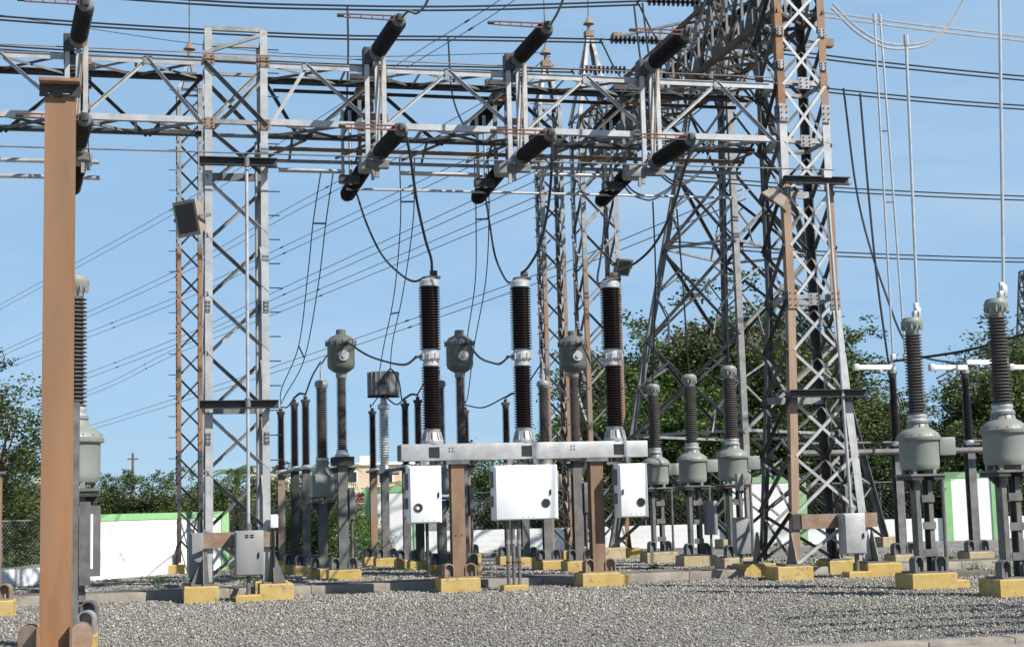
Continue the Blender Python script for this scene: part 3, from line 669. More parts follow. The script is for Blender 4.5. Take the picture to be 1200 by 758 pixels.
for i in range(4):
    c = C1(i, 0); sx = -1 if c.x < 0 else 1; sy = -1 if c.y < 0 else 1
    footing(t1, c.x+sx*.08, c.y+sy*.02, .60, .60, .30)
    MB().box(c.x+sx*.05-.2, c.x+sx*.05+.2, c.y-.2, c.y+.2, .30, .33).build('base_plate', 'galv_dull', t1)
    MB().prism_y([(c.x-sx*.06, .33), (c.x+sx*.26, .33), (c.x+sx*.02, .95)] if sx > 0 else [(c.x+sx*.26, .33), (c.x-sx*.06, .33), (c.x+sx*-.02, .95)], c.y-.012+sy*.02, c.y+.012+sy*.02).build('base_gusset', 'galv_dull', t1)
    MB().prism_x([(c.y-.24, .33), (c.y+.24, .33), (c.y+.03, .95), (c.y-.03, .95)], c.x+sx*.03, c.x+sx*.05).build('base_gusset', 'galv_dull', t1)
for z in (8.70, 9.90):
    for i in (0, 1): gusset(t1, C1(i, z)+V3((.07 if i == 0 else -.07, 0, 0)), (0, -1, 0), .22, .2, 'rust_plate')
for z in (2.9, 5.3): 
    for i in (0, 1): gusset(t1, C1(i, z)+V3((.05 if i == 0 else -.05, 0, 0)), (0, -1, 0), .09, .22, 'galv')
for k in range(20):       # climbing pegs on the right leg
    z = 1.6+k*.45
    MB().cyl((.575, -.5, z), (.79, -.5, z), .011, 6).build('climbing_peg', 'galv_dark', t1)
for z in (3.42, 7.86):     # channel platforms that carry the drive rod
    MB().prism_x([(-.84, z), (-.72, z), (-.72, z+.15), (-.84, z+.15), (-.84, z+.135), (-.735, z+.135), (-.735, z+.015), (-.84, z+.015)], -.68, .72).build('cross_channel', 'galv_dark', t1)
    MB().box(-.60, .60, .42, .48, z-.02, z+.12).build('cross_channel', 'galv_dull', t1)
    for sx in (-.62, .62): MB().box(sx-.03, sx+.03, -.719, -.56, z+.02, z+.12).build('bracket', 'galv_dark', t1)
MB().box(-.61, .66, -.63, -.60, .95, 1.23).build('mounting_plate', 'rust_plate', t1)
MB().cyl((.165, -.80, 1.26), (.165, -.80, 7.85), .032, 12).build('drive_rod', 'galv_bright', t1)
for z in (1.28, 3.5, 7.9): MB().cyl((.165, -.80, z-.06), (.165, -.80, z+.1), .055, 12).build('rod_bearing', 'galv_dull', t1)
MB().cyl((.42, .42, 1.3), (.42, .42, 8.6), .028, 8).build('conduit', 'galv', t1)
cabinet(t1, -.08, .42, -.98, .30, .46, 1.25, 'cab_grey', handle=(.33, .82), vents=True)
cabinet(t1, -.86, -.42, -.15, .35, .42, 1.22, 'cab_grey', 'side_cabinet')
MB().cyl((.16, -.82, .0), (.16, -.82, .46), .04, 10).build('conduit', 'galv_dull', t1)
footing(t1, .16, -.88, .46, .3, .13)
MB().tube(smooth_path([(.62, -.66, 1.3), (.62, -.68, .8), (.60, -.70, .0)], 5), .022, 8).build('conduit', 'black', t1)
MB().box(.56, .70, -.70, -.62, 1.28, 1.52, .02).build('junction_box', 'white', t1)
floodlight('dark square floodlight on the left lattice tower', (.70, 27.55, 6.85), (-.75, -.62, -.22), size=(.58, .62, .24))

# ---- main beam, two spans
def beam_x(label, x0, x1, topn, botn, y0=BY0, y1=BY1, z0=BZ0, z1=BZ1, cw=.115, bw=.062):
    t = thing('lattice_beam', label, 'beam', (x0, y0, z0)); L = x1-x0; D = y1-y0; H = z1-z0; nt = [a-x0 for a in topn]; nb = [a-x0 for a in botn]
    for (y, sy) in ((0, 1), (D, -1)):
        for (z, sz) in ((0, 1), (H, -1)):
            member(t, 'chord', (0, y, z), (L, y, z), cw, 'galv_bright' if y == 0 else 'galv_shaded', (0, sy, 0), b=(0, 0, sz))  # rear chords take the darker zinc, their shade being part of the colour
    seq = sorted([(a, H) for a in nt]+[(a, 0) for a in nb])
    for y, sy, mt in ((.02, 1, 'galv_bright'), (D-.02, -1, 'galv_shaded')):
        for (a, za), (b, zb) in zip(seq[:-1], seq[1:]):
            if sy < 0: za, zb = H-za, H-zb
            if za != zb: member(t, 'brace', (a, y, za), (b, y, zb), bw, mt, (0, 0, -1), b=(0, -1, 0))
    n = max(2, int(round(L/1.375))); s = L/n
    for z, sz in ((.015, 1), (H-.015, -1)):
        for k in range(n):
            a, b = (0, D) if k % 2 else (D, 0)
            member(t, 'brace', (k*s, a, z), ((k+1)*s, b, z), bw*.85, 'galv_shaded' if z > .1 else 'galv_dull', (0, 1, 0), b=(0, 0, sz))
            member(t, 'brace', (k*s, b, z+sz*.03), ((k+1)*s, a, z+sz*.03), bw*.7, 'galv_dull' if z > .1 else 'galv_shaded', (0, 1, 0), b=(0, 0, sz))
            if k: member(t, 'strut', (k*s, .01, z), (k*s, D-.01, z), bw*.8, 'galv', (1, 0, 0), b=(0, 0, sz))
    for a, z in seq[1:-1]: gusset(t, (a, 0, z+(-.06 if z else .06)), (0, -1, 0), .16, .15, 'galv', bolts=False)
    return t
beam_x('lattice gantry beam running off the left edge of the picture', -5.2, 1.0, [-5.2, -2.6, .0][1:], [-4.0, -1.25, 1.0])
beam_x('long lattice gantry beam between the left and right towers', 2.19, 12.30, [2.9, 5.62, 8.37, 11.1], [2.19, 4.25, 7.0, 9.75, 12.30])

mb_ = [o for o in COL.objects if o.get('label', '').startswith('long lattice gantry beam')][0]
for (y, z, w, mt, x0, x1) in ((1.42, -.08, .07, 'rust_mix', .1, 10.0), (1.62, -.28, .06, 'galv', .1, 10.0), (1.50, 1.10, .06, 'galv_shaded', .2, 9.9)):
    member(mb_, 'support_angle', (x0, y, z), (x1, y, z), w, mt, (0, 0, -1), b=(0, -1, 0))
for k in range(8):
    x = .5+k*1.32; member(mb_, 'outrigger', (x, 1.08, .0), (x, 1.66, -.25), .05, 'galv_dull', (0, 0, -1), b=(1, 0, 0)); member(mb_, 'outrigger', (x+.3, 1.09, .02), (x-.4, 1.6, -.22), .045, 'galv', (0, 0, -1), b=(0, -1, 0))

# ---- right lattice tower (splayed below 5.5 m)
cx, cy = 12.95, 28.40
t2 = thing('lattice_tower', 'tall rust-streaked lattice tower at right with splayed legs', 'tower', (cx, cy, 0))
def C2(i, z):
    h = .55 if z >= 5.5 else .55+(5.5-z)/5.5*.30
    return V3(((-h if i in (0, 3) else h), (-h if i in (0, 1) else h), z))
zs2 = [.34, 1.30, 2.40, 3.50, 4.50, 5.50, 6.60, 7.70, 8.70, 9.90, 11.0, 11.95, 13.0]
for i in range(4):
    sx = -1 if i in (0, 3) else 1; sy = -1 if i in (0, 1) else 1
    for a, b, lm in ((.34, 5.5, 'tan_steel'), (5.5, 7.9, 'tan_steel'), (7.9, 9.3, 'galv_bright'), (9.3, 13.2, 'rust_mix' if i else 'rust')): member(t2, 'leg', C2(i, a), C2(i, b), .16, 'galv_shaded' if i > 1 else ('galv_bright' if (i == 1 and a < 1) else lm), (-sx, 0, 0), b=(0, -sy, 0))
    c = C2(i, 0)
    footing(t2, c.x+sx*.08, c.y, .72, .66, .28)
    MB().box(c.x-.24, c.x+.24, c.y-.24, c.y+.24, .28, .315).build('base_plate', 'galv_dull', t2)
    MB().prism_x([(c.y-.25, .315), (c.y+.25, .315), (c.y+.03, .9), (c.y-.03, .9)], c.x-sx*.01, c.x+sx*.012).build('base_gusset', 'galv_dull', t2)
for fi, (i, j, inw) in enumerate(((0, 1, (0, 1, 0)), (1, 2, (-1, 0, 0)), (3, 2, (0, -1, 0)), (0, 3, (1, 0, 0)))):
    iv = V3(inw); ov = (0, -1, 0) if fi in (0, 2) else (-1, 0, 0)
    ed = (C2(j, 9)-C2(i, 9)).normalized()*.09
    for k in range(len(zs2)-1):
        bm = 'galv_bright' if fi == 0 else ('galv_dull' if fi in (1, 2) or k % 2 else 'galv_shaded')
        if fi == 0:
            member(t2, 'brace', C2(i, zs2[k])+ed-iv*.010, C2(j, zs2[k+1])-ed-iv*.010, .058, bm, (0, 0, -1), b=inw)
            member(t2, 'brace', C2(i, zs2[k+1])+ed+iv*.03, C2(j, zs2[k])-ed+iv*.03, .058, bm, (0, 0, -1), b=inw)
        else:
            member(t2, 'brace', C2(i, zs2[k])+iv*.03, C2(j, zs2[k+1])+iv*.03, .06, bm, (0, 0, -1), b=ov)
            member(t2, 'brace', C2(i, zs2[k+1])-iv*.012, C2(j, zs2[k])-iv*.012, .06, bm, (0, 0, -1), b=ov)
    for z in (5.5, 8.7, 9.9): member(t2, 'strut', C2(i, z)+iv*.05, C2(j, z)+iv*.05, .10, 'galv', (0, 0, 1), b=inw)
for z, w, h in ((5.5, .20, .38), (9.30, .19, .36), (11.0, .16, .18), (11.95, .16, .18), (10.3, .16, .18), (3.5, .12, .14), (7.7, .12, .14)):
    for i in (0, 1): gusset(t2, C2(i, z)+V3((.09 if i == 0 else -.09, -.022, 0)), (0, -1, 0), w, h, 'tan_steel' if z == 5.5 else 'galv')
    gusset(t2, C2(0, z)+V3((-.002, .09, 0)), (-1, 0, 0), w, h, 'galv_dull')
for z in (8.72, 9.92, 5.5): gusset(t2, (0, -.575, z), (0, -1, 0), .24, .24, 'galv')
for z in (3.52, 7.80):
    s = -C2(0, z).y
    MB().prism_x([(-s-.28, z), (-s-.16, z), (-s-.16, z+.15), (-s-.28, z+.15), (-s-.28, z+.135), (-s-.175, z+.135), (-s-.175, z+.015), (-s-.28, z+.015)], -s-.06, s+.26).build('cross_channel', 'galv_dark', t2)
    MB().box(-s, s, s-.1, s-.04, z-.04, z+.1).build('cross_channel', 'galv', t2)
    for sx in (-s, s): MB().box(sx-.04, sx+.04, -s-.159, -s, z+.02, z+.12).build('bracket', 'galv_dark', t2)
MB().box(-.62, .98, -.86, -.83, .97, 1.25).build('mounting_plate', 'rust_plate', t2)
MB().box(-.80, -.50, -.84, -.82, .96, 1.26).build('bracket', 'galv_dark', t2)
MB().cyl((.42, -.88, 1.26), (.30, -.80, 7.8), .032, 12).build('drive_rod', 'galv_bright', t2)
MB().cyl((.42, -.88, 1.22), (.42, -.88, 1.36), .06, 12).build('rod_bearing', 'galv', t2); MB().box(.22, .38, -.86, -.74, 7.92, 8.06).build('gearbox', 'alu', t2)
cabinet(t2, .12, .57, -1.18, .30,   .47, 1.25, 'galv_bright', handle=(.50, .82))
MB().cyl((.42, -1.02, 0), (.42, -1.02, .47), .045, 10).build('conduit', 'galv_dull', t2); footing(t2, .40, -1.06, .50, .34, .14)
floodlight('tan floodlight seen from behind on the right lattice tower', (12.20, 27.80, 7.45), (-.55, .35, -.80), size=(.62, .5, .2))

# ---- high beam running back from the right tower to the slim tower behind
hb = thing('lattice_beam', 'high lattice beam running back overhead from the right tower', 'beam', (12.40, 27.85, 11.38)); L = 14.2; D = 1.10; H = 1.52
for x, sx in ((0, 1), (D, -1)):
    for z, sz in ((0, 1), (H, -1)): member(hb, 'chord', (x, 0, z), (x, L, z), .13, 'brown_steel', (sx, 0, 0), b=(0, 0, sz))
n = 16; s = L/n
for k in range(n):
    for x, sx in ((.02, 1), (D-.02, -1)):
        a, b = (0, H) if k % 2 else (H, 0)
        member(hb, 'brace', (x, k*s, a), (x, (k+1)*s, b), .07, 'galv_shaded' if k % 3 else 'brown_steel', (0, 0, 1), b=(sx, 0, 0)); member(hb, 'brace', (x+sx*.03, k*s, b), (x+sx*.03, (k+1)*s, a), .055, 'galv_dull' if k % 2 else 'galv_shaded', (0, 0, 1), b=(sx, 0, 0)); member(hb, 'strut', (x, k*s, 0), (x, k*s, H), .055, 'galv_dull', (0, 1, 0), b=(sx, 0, 0))
    for z, sz in ((.02, 1), (H-.02, -1)):
        a, b = (0, D) if k % 2 else (D, 0)
        member(hb, 'brace', (a, k*s, z), (b, (k+1)*s, z), .065, 'galv_dull', (0, 1, 0), b=(0, 0, sz)); member(hb, 'brace', (b, k*s, z), (a, (k+1)*s, z), .065, 'galv_shaded', (0, 1, 0), b=(0, 0, sz))

def slim_tower(label, x, y, hx, hy, ztop, peak, legm, brm, pitch=.72, legw=.11, brw=.05, pegs=True, pk_rod=2.5, front='\\', foot='yellow'):
    t = thing('lattice_mast', label, 'tower', (x, y, 0)); C = sq(hx, hy); n = int(round((ztop-.3)/pitch)); zz = [.3+(ztop-.3)*k/n for k in range(n+1)]
    lattice_tower(t, C, zz, legw, brw, [front, 'X', '/', 'X'], legm, brm, [.3, 3.2, 8.6, ztop] if isinstance(legm, (list, tuple)) else None, strut_at=(ztop,))
    for i in range(4):
        c = C(i, ztop); sx = -1 if c.x < 0 else 1
        member(t, 'peak_leg', c, (sx*.09, .09*(-1 if c.y < 0 else 1), peak), legw*.8, 'galv', (-sx, 0, 0), b=(0, -c.y, 0))
        footing(t, C(i, 0).x*1.1, C(i, 0).y*1.1, max(.45, hx*.85), max(.45, hx*.85), .26, foot)
        MB().prism_x([(C(i, 0).y-.16, .26), (C(i, 0).y+.16, .26), (C(i, 0).y+.02, .75), (C(i, 0).y-.02, .75)], C(i, 0).x-.01, C(i, 0).x+.01).build('base_gusset', 'galv_dark', t)
    for k in range(3):
        f = .3+.3*k; z = ztop+(peak-ztop)*f; h = hx*(1-f)+.09*f
        member(t, 'strut', (-h, -hy*(1-f)-.09*f, z), (h, -hy*(1-f)-.09*f, z), .045, 'galv_dull', (0, 0, 1), b=(0, 1, 0))
    MB().box(-.13, .13, -.13, .13, peak-.02, peak+.16).build('peak_cap', 'rust_plate', t)
    MB().lathe([(.05, peak+.16), (.05, peak+.36), (.17, peak+.38), (.06, peak+.52), (.02, peak+.62)], seg=12).build('finial', 'rust_plate', t)
    MB().cyl((0, 0, peak+.6), (0, 0, peak+.6+pk_rod), .018, 6).build('lightning_rod', 'galv_dull', t)
    if pegs:
        for k in range(int(ztop/.55)):
            z = .8+k*.55; MB().cyl((-hx, -hy*.9, z), (-hx-.22, -hy*.9, z), .012, 5).build('climbing_peg', 'galv_dark', t)
    return t
slim_tower('slim lattice mast with rust-orange legs behind the left tower', 1.10, 41.2, .33, .33, 12.9, 13.75, ['galv_shaded', 'rust', 'galv'], ['galv_shaded', 'galv_dull'])
slim_tower('slim lattice mast left of the third breaker pole', 11.18, 41.25, .34, .34, 12.9, 14.1, ['rust_mix', 'rust_mix', 'galv'], ['galv', 'galv_dull'])
slim_tower('wide rusty lattice tower with pointed peak behind the third breaker pole', 12.92, 42.6, .56, .56, 12.95, 15.5, ['rust', 'rust_mix', 'galv'], ['galv', 'galv_dull'], 1.15, .13, .06, False, 2.0, 'X')
floodlight('floodlight on the rusty tower beside the third breaker pole', (13.48, 41.75, 8.35), (.25, -.75, -.5), 'galv_dull', (.5, .5, .22))

# ---- splayed transmission pylon behind the right tower
py = thing('pylon', 'broad splayed transmission pylon behind the right lattice tower', 'pylon', (17.1, 42.25, 0))
feet = [V3((-4.4, -.6, 0)), V3((-1.55, -4.05, 0)), V3((5.1, .95, 0)), V3((1.2, 4.2, 0))]
def CP(i, z): return feet[i]*(1-min(z, 15.0)/15.0*.79) + V3((0, 0, z))
lv = [.3, 3.4, 6.2, 8.9, 11.2, 13.2, 15.0, 17.0, 19.0]
for i in range(4):
    inn = -feet[i]
    lm = 'galv_dull'
    member(py, 'leg', CP(i, .3), CP(i, 15.0), .17, lm, (1 if feet[i].x < 0 else -1, 0, 0), b=(0, 1 if feet[i].y < 0 else -1, 0))
    member(py, 'leg', CP(i, 15.0), CP(i, 19.0), .16, lm, (1 if feet[i].x < 0 else -1, 0, 0), b=(0, 1 if feet[i].y < 0 else -1, 0))
    footing(py, feet[i].x, feet[i].y, .8, .8, .3, 'pale_yellow')
for fi in range(4):
    i, j = fi, (fi+1) % 4
    inw = -(feet[i]+feet[j])/2; inw.normalize()
    for k in range(len(lv)-1):
        a0, a1, b0, b1 = CP(i, lv[k]), CP(i, lv[k+1]), CP(j, lv[k]), CP(j, lv[k+1])
        w = .085 if k < 4 else .065
        bm = 'galv_dull' if fi in (0, 1) else 'galv_shaded'
        member(py, 'brace', a0, b1, w, bm, (0, 0, -1), b=(-.5, -1, 0)); member(py, 'brace', a1+inw*.04, b0+inw*.04, w, bm, (0, 0, -1), b=(-.5, -1, 0))
        if k < 4:      # redundant members
            mid = (a0+b1)/2
            for (p, q) in ((a0.lerp(b1, .25), a0.lerp(a1, .5)), (a0.lerp(b1, .75), b0.lerp(b1, .5)), (a1.lerp(b0, .25), a0.lerp(a1, .5)), (a1.lerp(b0, .75), b0.lerp(b1, .5)), (a0.lerp(b1, .25), a0.lerp(b0, .25)+V3((0, 0, .02))), (a1.lerp(b0, .75), a0.lerp(b0, .75)+V3((0, 0, .02)))):
                if k == 0 and abs(q.z-a0.z) < .1: continue
                member(py, 'redundant_brace', p, q, .05, 'galv_dull' if fi > 1 else 'galv', (0, 0, 1), b=inw)
    for z in (3.4, 8.9, 15.0): member(py, 'strut', CP(i, z), CP(j, z), .08, 'galv', (0, 0, 1), b=inw)
for k in range(26):
    p = CP(1, 2.4+k*.5); MB().cyl(p, p+V3((-.2, -.05, 0)), .012, 5).build('climbing_peg', 'galv_dark', py)
for zc, ln in ((15.1, 3.35), (18.2, 3.2)):
    for sg in (-1, 1):
        tip = V3((sg*ln, -.2*sg, zc+.35)); bs = [CP(0, zc) if sg < 0 else CP(2, zc), CP(1, zc) if sg < 0 else CP(3, zc)]
        for b_ in bs:
            member(py, 'crossarm', b_, tip, .08, 'galv', (0, 0, 1), b=(0, 1, 0)); member(py, 'crossarm', b_+V3((0, 0, .9)), tip, .07, 'galv', (0, 0, 1), b=(0, 1, 0))
            for f in (.3, .6): member(py, 'strut', b_.lerp(tip, f), (b_+V3((0, 0, .9))).lerp(tip, f), .05, 'galv_dull', (1, 0, 0), b=(0, 1, 0))
        MB().box(tip.x-.14, tip.x+.14, tip.y-.14, tip.y+.14, tip.z-.1, tip.z+.14).build('arm_tip', 'rust_plate', py)

# far pylon at the right edge
fx, fy = camxy(1208, 110)
fp = thing('pylon', 'distant slender lattice pylon at the right edge', 'pylon', (fx, fy, 0), R(20))
def CF(i, z):
    h = 2.3*(1-z/11.5*.72) if z < 11.5 else .64-(z-11.5)/6.2*.42
    return V3(((-h if i in (0, 3) else h), (-h if i in (0, 1) else h), z))
lz = [0, 3.5, 6.3, 8.4, 10.0, 11.5, 12.7, 13.9, 15.1, 16.3, 17.5]
for i in range(4):
    for a, b in ((0, 11.5), (11.5, 17.5)): member(fp, 'leg', CF(i, a), CF(i, b), .14, 'galv_dull', (1, 0, 0), b=(0, 1, 0))
for fi in range(4):
    i, j = fi, (fi+1) % 4
    for k in range(len(lz)-1):
        member(fp, 'brace', CF(i, lz[k]), CF(j, lz[k+1]), .08, 'galv_dull', (0, 0, 1)); member(fp, 'brace', CF(i, lz[k+1]), CF(j, lz[k]), .08, 'galv_dull', (0, 0, 1)); member(fp, 'strut', CF(i, lz[k+1]), CF(j, lz[k+1]), .07, 'galv_dull', (0, 0, 1))
for z in (8.4, 11.5):
    for sg in (-1, 1): member(fp, 'crossarm', (0, 0, z), (sg*3.0, 0, z+.3), .12, 'galv_dull', (0, 0, 1)); member(fp, 'crossarm', (0, 0, z+.9), (sg*3.0, 0, z+.3), .1, 'galv_dull', (0, 0, 1))

# ================================================================ SWITCHES ON THE BEAM
def lath_dir(parent, name, p, q, mb, material):
    """place a lathed part (built along +z from 0) from p towards q"""
    d = (V3(q)-V3(p)).normalized(); m = d.to_track_quat('Z', 'Y').to_matrix().to_4x4(); m.translation = V3(p)
    return put(name, mb if isinstance(mb, bpy.types.Mesh) else mb.mesh(name, material), parent, mw=m)
INS_SW = insulator(1.30, .088, .158, 19, 20).mesh('insulator', 'jet_porc')
CAP_A = MB().lathe([(.10, 0), (.12, .02), (.12, .08), (.08, .12)], seg=16).mesh('cap', 'galv_dull')
BASE_A = MB().lathe([(.17, 0), (.17, .03), (.12, .06), (.12, .16)], seg=16).mesh('flange', 'galv_dull')
def switch_unit(x, label, group):
    t = thing('beam_disconnector', label, 'disconnector', (x, BY0, BZ0), group=group)
    yb = -.16
    for sx in (-.17, .02, .15):
        member(t, 'channel', (sx, yb, -.72), (sx, yb, 1.45), .085, 'galv_bright', (1, 0, 0), 'channel', wy=.14)
    MB().box(-.24, -.05, yb-.10, yb+.16, 1.18, 1.50, .01).build('top_bracket', 'galv_dark', t)
    MB().box(-.22, .22, yb-.06, yb+.10, -.80, -.66).build('bottom_bracket', 'galv_dull', t)
    for z in (.15, 1.0): MB().box(-.24, .24, yb+.09, yb+.15, z, z+.12).build('clamp_bar', 'rust_plate', t)
    MB().cyl((.12, yb-.10, 1.3), (-.02, yb-.12, -.5), .018, 6).build('link_rod', 'rust_plate', t)
    for z, dz in ((1.40, .16), (-.55, .10)):
        p = V3((.02, yb-.08, z)); q = p+V3((.19, -1.6, dz)); d = (q-p).normalized()
        lath_dir(t, 'flange', p, q, BASE_A, 'alu'); lath_dir(t, 'insulator', p+d*.16, q, INS_SW, 'black_porc'); lath_dir(t, 'cap', p+d*1.46, q, CAP_A, 'alu')
        tip = p+d*1.58
        bl = MB().cyl(tip+V3((0, 0, .05)), tip+V3((-1.0, .05, .06)), .014, 6).cyl(tip+V3((0, 0, -.03)), tip+V3((-1.0, .05, -.0)), .014, 6)
        for k in range(5): bl.cyl(tip+V3((-.2*k-.1, .01*k, .06)), tip+V3((-.2*k-.1, .01*k, -.02)), .012, 5)
        bl.build('blade', 'red_rod', t); MB().cyl(tip+V3((-1.0, .05, .03)), tip+V3((-1.12, .055, .03)), .035, 8).build('contact', 'galv_dark', t)
        MB().box(tip.x-.06, tip.x+.06, tip.y-.06, tip.y+.06, tip.z-.05, tip.z+.09, .015).build('terminal', 'galv_dark', t)
    # rear side
    yr = BY1-BY0+.16
    for sx in (-.12, .12): member(t, 'channel', (sx, yr, -.55), (sx, yr, 1.30), .075, 'galv_dull', (1, 0, 0), 'channel', wy=.12)
    MB().box(-.20, .20, yr-.1, yr+.18, .95, 1.10).build('clamp_bar', 'rust_plate', t)
    MB().box(-.16, .22, yr-.42, yr+.02, -.60, -.34, .015).build('gearbox', 'galv', t)
    MB().box(.04, .10, yr-.40, yr-.34, -.80, -.60).box(.12, .2, yr-.38, yr-.3, -.74, -.601).build('crank_arm', 'galv', t)
    MB().box(-.3, .26, yr-.05, yr+.08, 1.30, 1.40).build('top_bracket', 'galv_dark', t)
    for z, dz, L in ((1.05, -.30, 1), (-.42, -.34, 1)):
        p = V3((.0, yr+.05, z)); q = p+V3((-.22, 1.6, dz)); d = (q-p).normalized()
        lath_dir(t, 'flange', p, q, BASE_A, 'alu'); lath_dir(t, 'insulator', p+d*.16, q, INS_SW, 'black_porc'); lath_dir(t, 'cap', p+d*1.46, q, CAP_A, 'alu')
    for sx in (-.42, -.27): MB().cyl((sx, yr+.35, -.75), (sx, yr+.35, .75), .035, 10).build('drive_tube', 'tube_alu', t)
    MB().box(-.5, -.1, yr+.2, yr+.42, -.72, -.58).build('tube_clamp', 'galv_dark', t)
    return t
for x, nm in ((4.18, 'switch unit with dark insulators on the beam above the first breaker pole'), (6.92, 'switch unit with dark insulators on the beam above the second breaker pole'), (9.62, 'switch unit with dark insulators on the beam next to the right tower')): switch_unit(x, nm, 'disconnector poles on the beam')
switch_unit(-1.24, 'switch unit on the beam above the rusty column at far left', 'disconnector poles on the beam')
# gang rods and tubes under the beam
tag(MB().cyl((0, 0, 0), (18.5, 0, .0), .014, 8).build('gang_rod', 'galv_dull', None, (-5.2, 27.35, 8.03)), 'long thin gang rod along the front of the gantry beam', 'rod')
tag(MB().cyl((0, 0, 0), (17.5, 0, .0), .012, 8).build('gang_rod', 'rust_plate', None, (-5.2, 27.75, 9.99)), 'thin gang rod just above the top chord of the gantry beam', 'rod')
for (x0, x1, y, z, nm) in ((-5, -.9, 29.5, 8.28, 'upper tube under the beam at far left'), (-5, -.9, 29.9, 8.06, 'lower tube under the beam at far left'), (2.5, 3.8, 29.5, 8.22, 'short tube right of the left lattice tower'), (4.9, 6.6, 29.5, 8.22, 'tube under the beam between the first two switch units'), (7.7, 9.3, 29.5, 8.28, 'tube under the beam between the last two switch units'), (3.9, 12.2, 30.0, 7.98, 'long thin rear tube under the beam')):
    tag(MB().cyl((0, 0, 0), (x1-x0, 0, .0), .045 if x1-x0 < 5 else .028, 10).build('bus_tube', 'tube_alu', None, (x0, y, z)), nm, 'tube')

# ================================================================ CIRCUIT BREAKER
bk = thing('circuit_breaker', 'three-pole circuit breaker with brown insulators on a long steel frame', 'breaker', (6.95, 28.0, 0))
bx0, bx1 = 4.56-6.95, 9.34-6.95
fr = MB().box(bx0, bx1, -.20, .20, 2.43, 2.74, .008).build('frame_beam', 'galv_bright', bk)
MB().box(bx0-.012, bx0-.001, -.19, .19, 2.45, 2.72).build('end_cap', 'galv_dark', fr)
for x in (5.18-6.95, 0, 8.76-6.95): MB().box(x-.10, x+.10, -.206, -.201, 2.48, 2.68).build('opening', 'black', fr)
for x in (-.55-.9, .9): 
    for k in (-1, 1): MB().cyl((x+k*.03, -.215, 2.60), (x+k*.03, -.201, 2.60), .012, 6).cyl((x+k*.03, -.215, 2.66), (x+k*.03, -.201, 2.66), .012, 6).build('bolt', 'galv_dark', fr)
UP_INS = insulator(1.20, .145, .205, 24, 24).mesh('insulator', 'brown_porc'); LO_INS = insulator(1.18, .13, .185, 24, 24).mesh('insulator', 'brown_porc')
P_BASE = MB().lathe([(.215, 0), (.215, .05), (.18, .09), (.15, .22), (.16, .24), (.16, .28)], seg=24).mesh('base_flange', 'alu_dull')
P_MID = MB().lathe([(.155, 0), (.155, .05), (.13, .08), (.155, .11), (.19, .14), (.19, .22), (.165, .25), (.165, .31)], seg=24).mesh('mid_flange', 'alu')
P_CAP = MB().lathe([(.185, 0), (.185, .10), (.15, .14), (.09, .16)], seg=24).mesh('top_cap', 'alu')
for x in (5.18, 6.95, 8.755):
    X = x-6.95
    put('base_flange', P_BASE, bk, (X, 0, 2.742)); put('insulator', LO_INS, bk, (X, 0, 3.02))
    mf = put('mid_flange', P_MID, bk, (X, 0, 4.20)); put('insulator', UP_INS, bk, (X, 0, 4.51)); put('top_cap', P_CAP, bk, (X, 0, 5.71))
    fl = MB()
    for k in range(10):
        a = k*.628; fl.cyl((.195*math.cos(a), .195*math.sin(a), .12), (.195*math.cos(a), .195*math.sin(a), .235), .015, 6)
    stuff(fl.build('bolt', 'alu', mf))
    rb = MB()
    for k in range(10):
        a = k*.628+.2; rb.cyl((X+.205*math.cos(a), .205*math.sin(a), 2.79), (X+.16*math.cos(a), .16*math.sin(a), 2.96), .014, 5)
    stuff(rb.build('rib', 'alu_dull', bk))
    MB().box(X-.05, X+.22, -.05, .05, 5.865, 5.915, .01).box(X-.12, X+.10, -.09, .09, 5.86, 5.90, .01).box(X+.02, X+.16, -.03, .03, 5.91, 6.02, .01).build('terminal', 'galv_dark', bk)
    MB().box(X-.3, X-.18, -.06, .06, 4.36, 4.40, .01).build('terminal', 'galv_dark', bk)
    MB().cyl((X, -.05, 2.43), (X, -.05, 2.28), .07, 10).box(X-.22, X+.24, -.12, .1, 2.30, 2.36).build('linkage', 'galv_dull', bk)
for X in (5.63-6.95, 8.33-6.95):
    hpost(bk, X, 0, .30, 2.43, .25, .24, 'rust_leg')
    MB().box(X-.22, X+.22, -.19, .19, 2.36, 2.429).build('seat_plate', 'galv_dull', bk)
    footing(bk, X-.02, 0, .74, .62, .27); shoes(bk, X, 0, .27, .13, 'rust_plate')
for k in (-1, 1): MB().cyl((5.63-6.95+k*.06, -.135, 1.05), (5.63-6.95+k*.06, -.121, 1.05), .012, 6).build('bolt', 'galv_dark', bk)
footing(bk, 8.33-6.95+.44, .05, .22, .5, .22)
cabinet(bk, 4.64-6.95, 5.24-6.95, -.55, .38, 1.29, 2.33, 'white', 'drive_cabinet', handle=(5.18-6.95, 1.80), window=(4.80-6.95, 1.57, .085))
MB().cyl((4.79-6.95, -.572, 1.565), (4.79-6.95, -.567, 1.565), .03, 12).build('dial', 'white', bk); MB().box(4.745-6.95, 4.775-6.95, -.574, -.568, 1.55, 1.60).build('indicator', 'yellow', bk)
cabinet(bk, 6.24-6.95, 7.44-6.95, -.55, .40, 1.30, 2.31, 'white', 'control_cabinet', handle=(7.29-6.95, 1.80), window=(7.20-6.95, 1.60, .085))
cabinet(bk, 8.64-6.95, 9.20-6.95, -.55, .38, 1.29, 2.30, 'white', 'drive_cabinet', handle=(8.70-6.95, 1.77), window=(9.05-6.95, 1.57, .085))
for x in (4.98, 6.86, 8.95):
    for k in (-.1, 0, .1): MB().cyl((x-6.95+k, -.556, 1.35), (x-6.95+k, -.549, 1.35), .009, 6).build('drain_plug', 'galv_dull', bk)
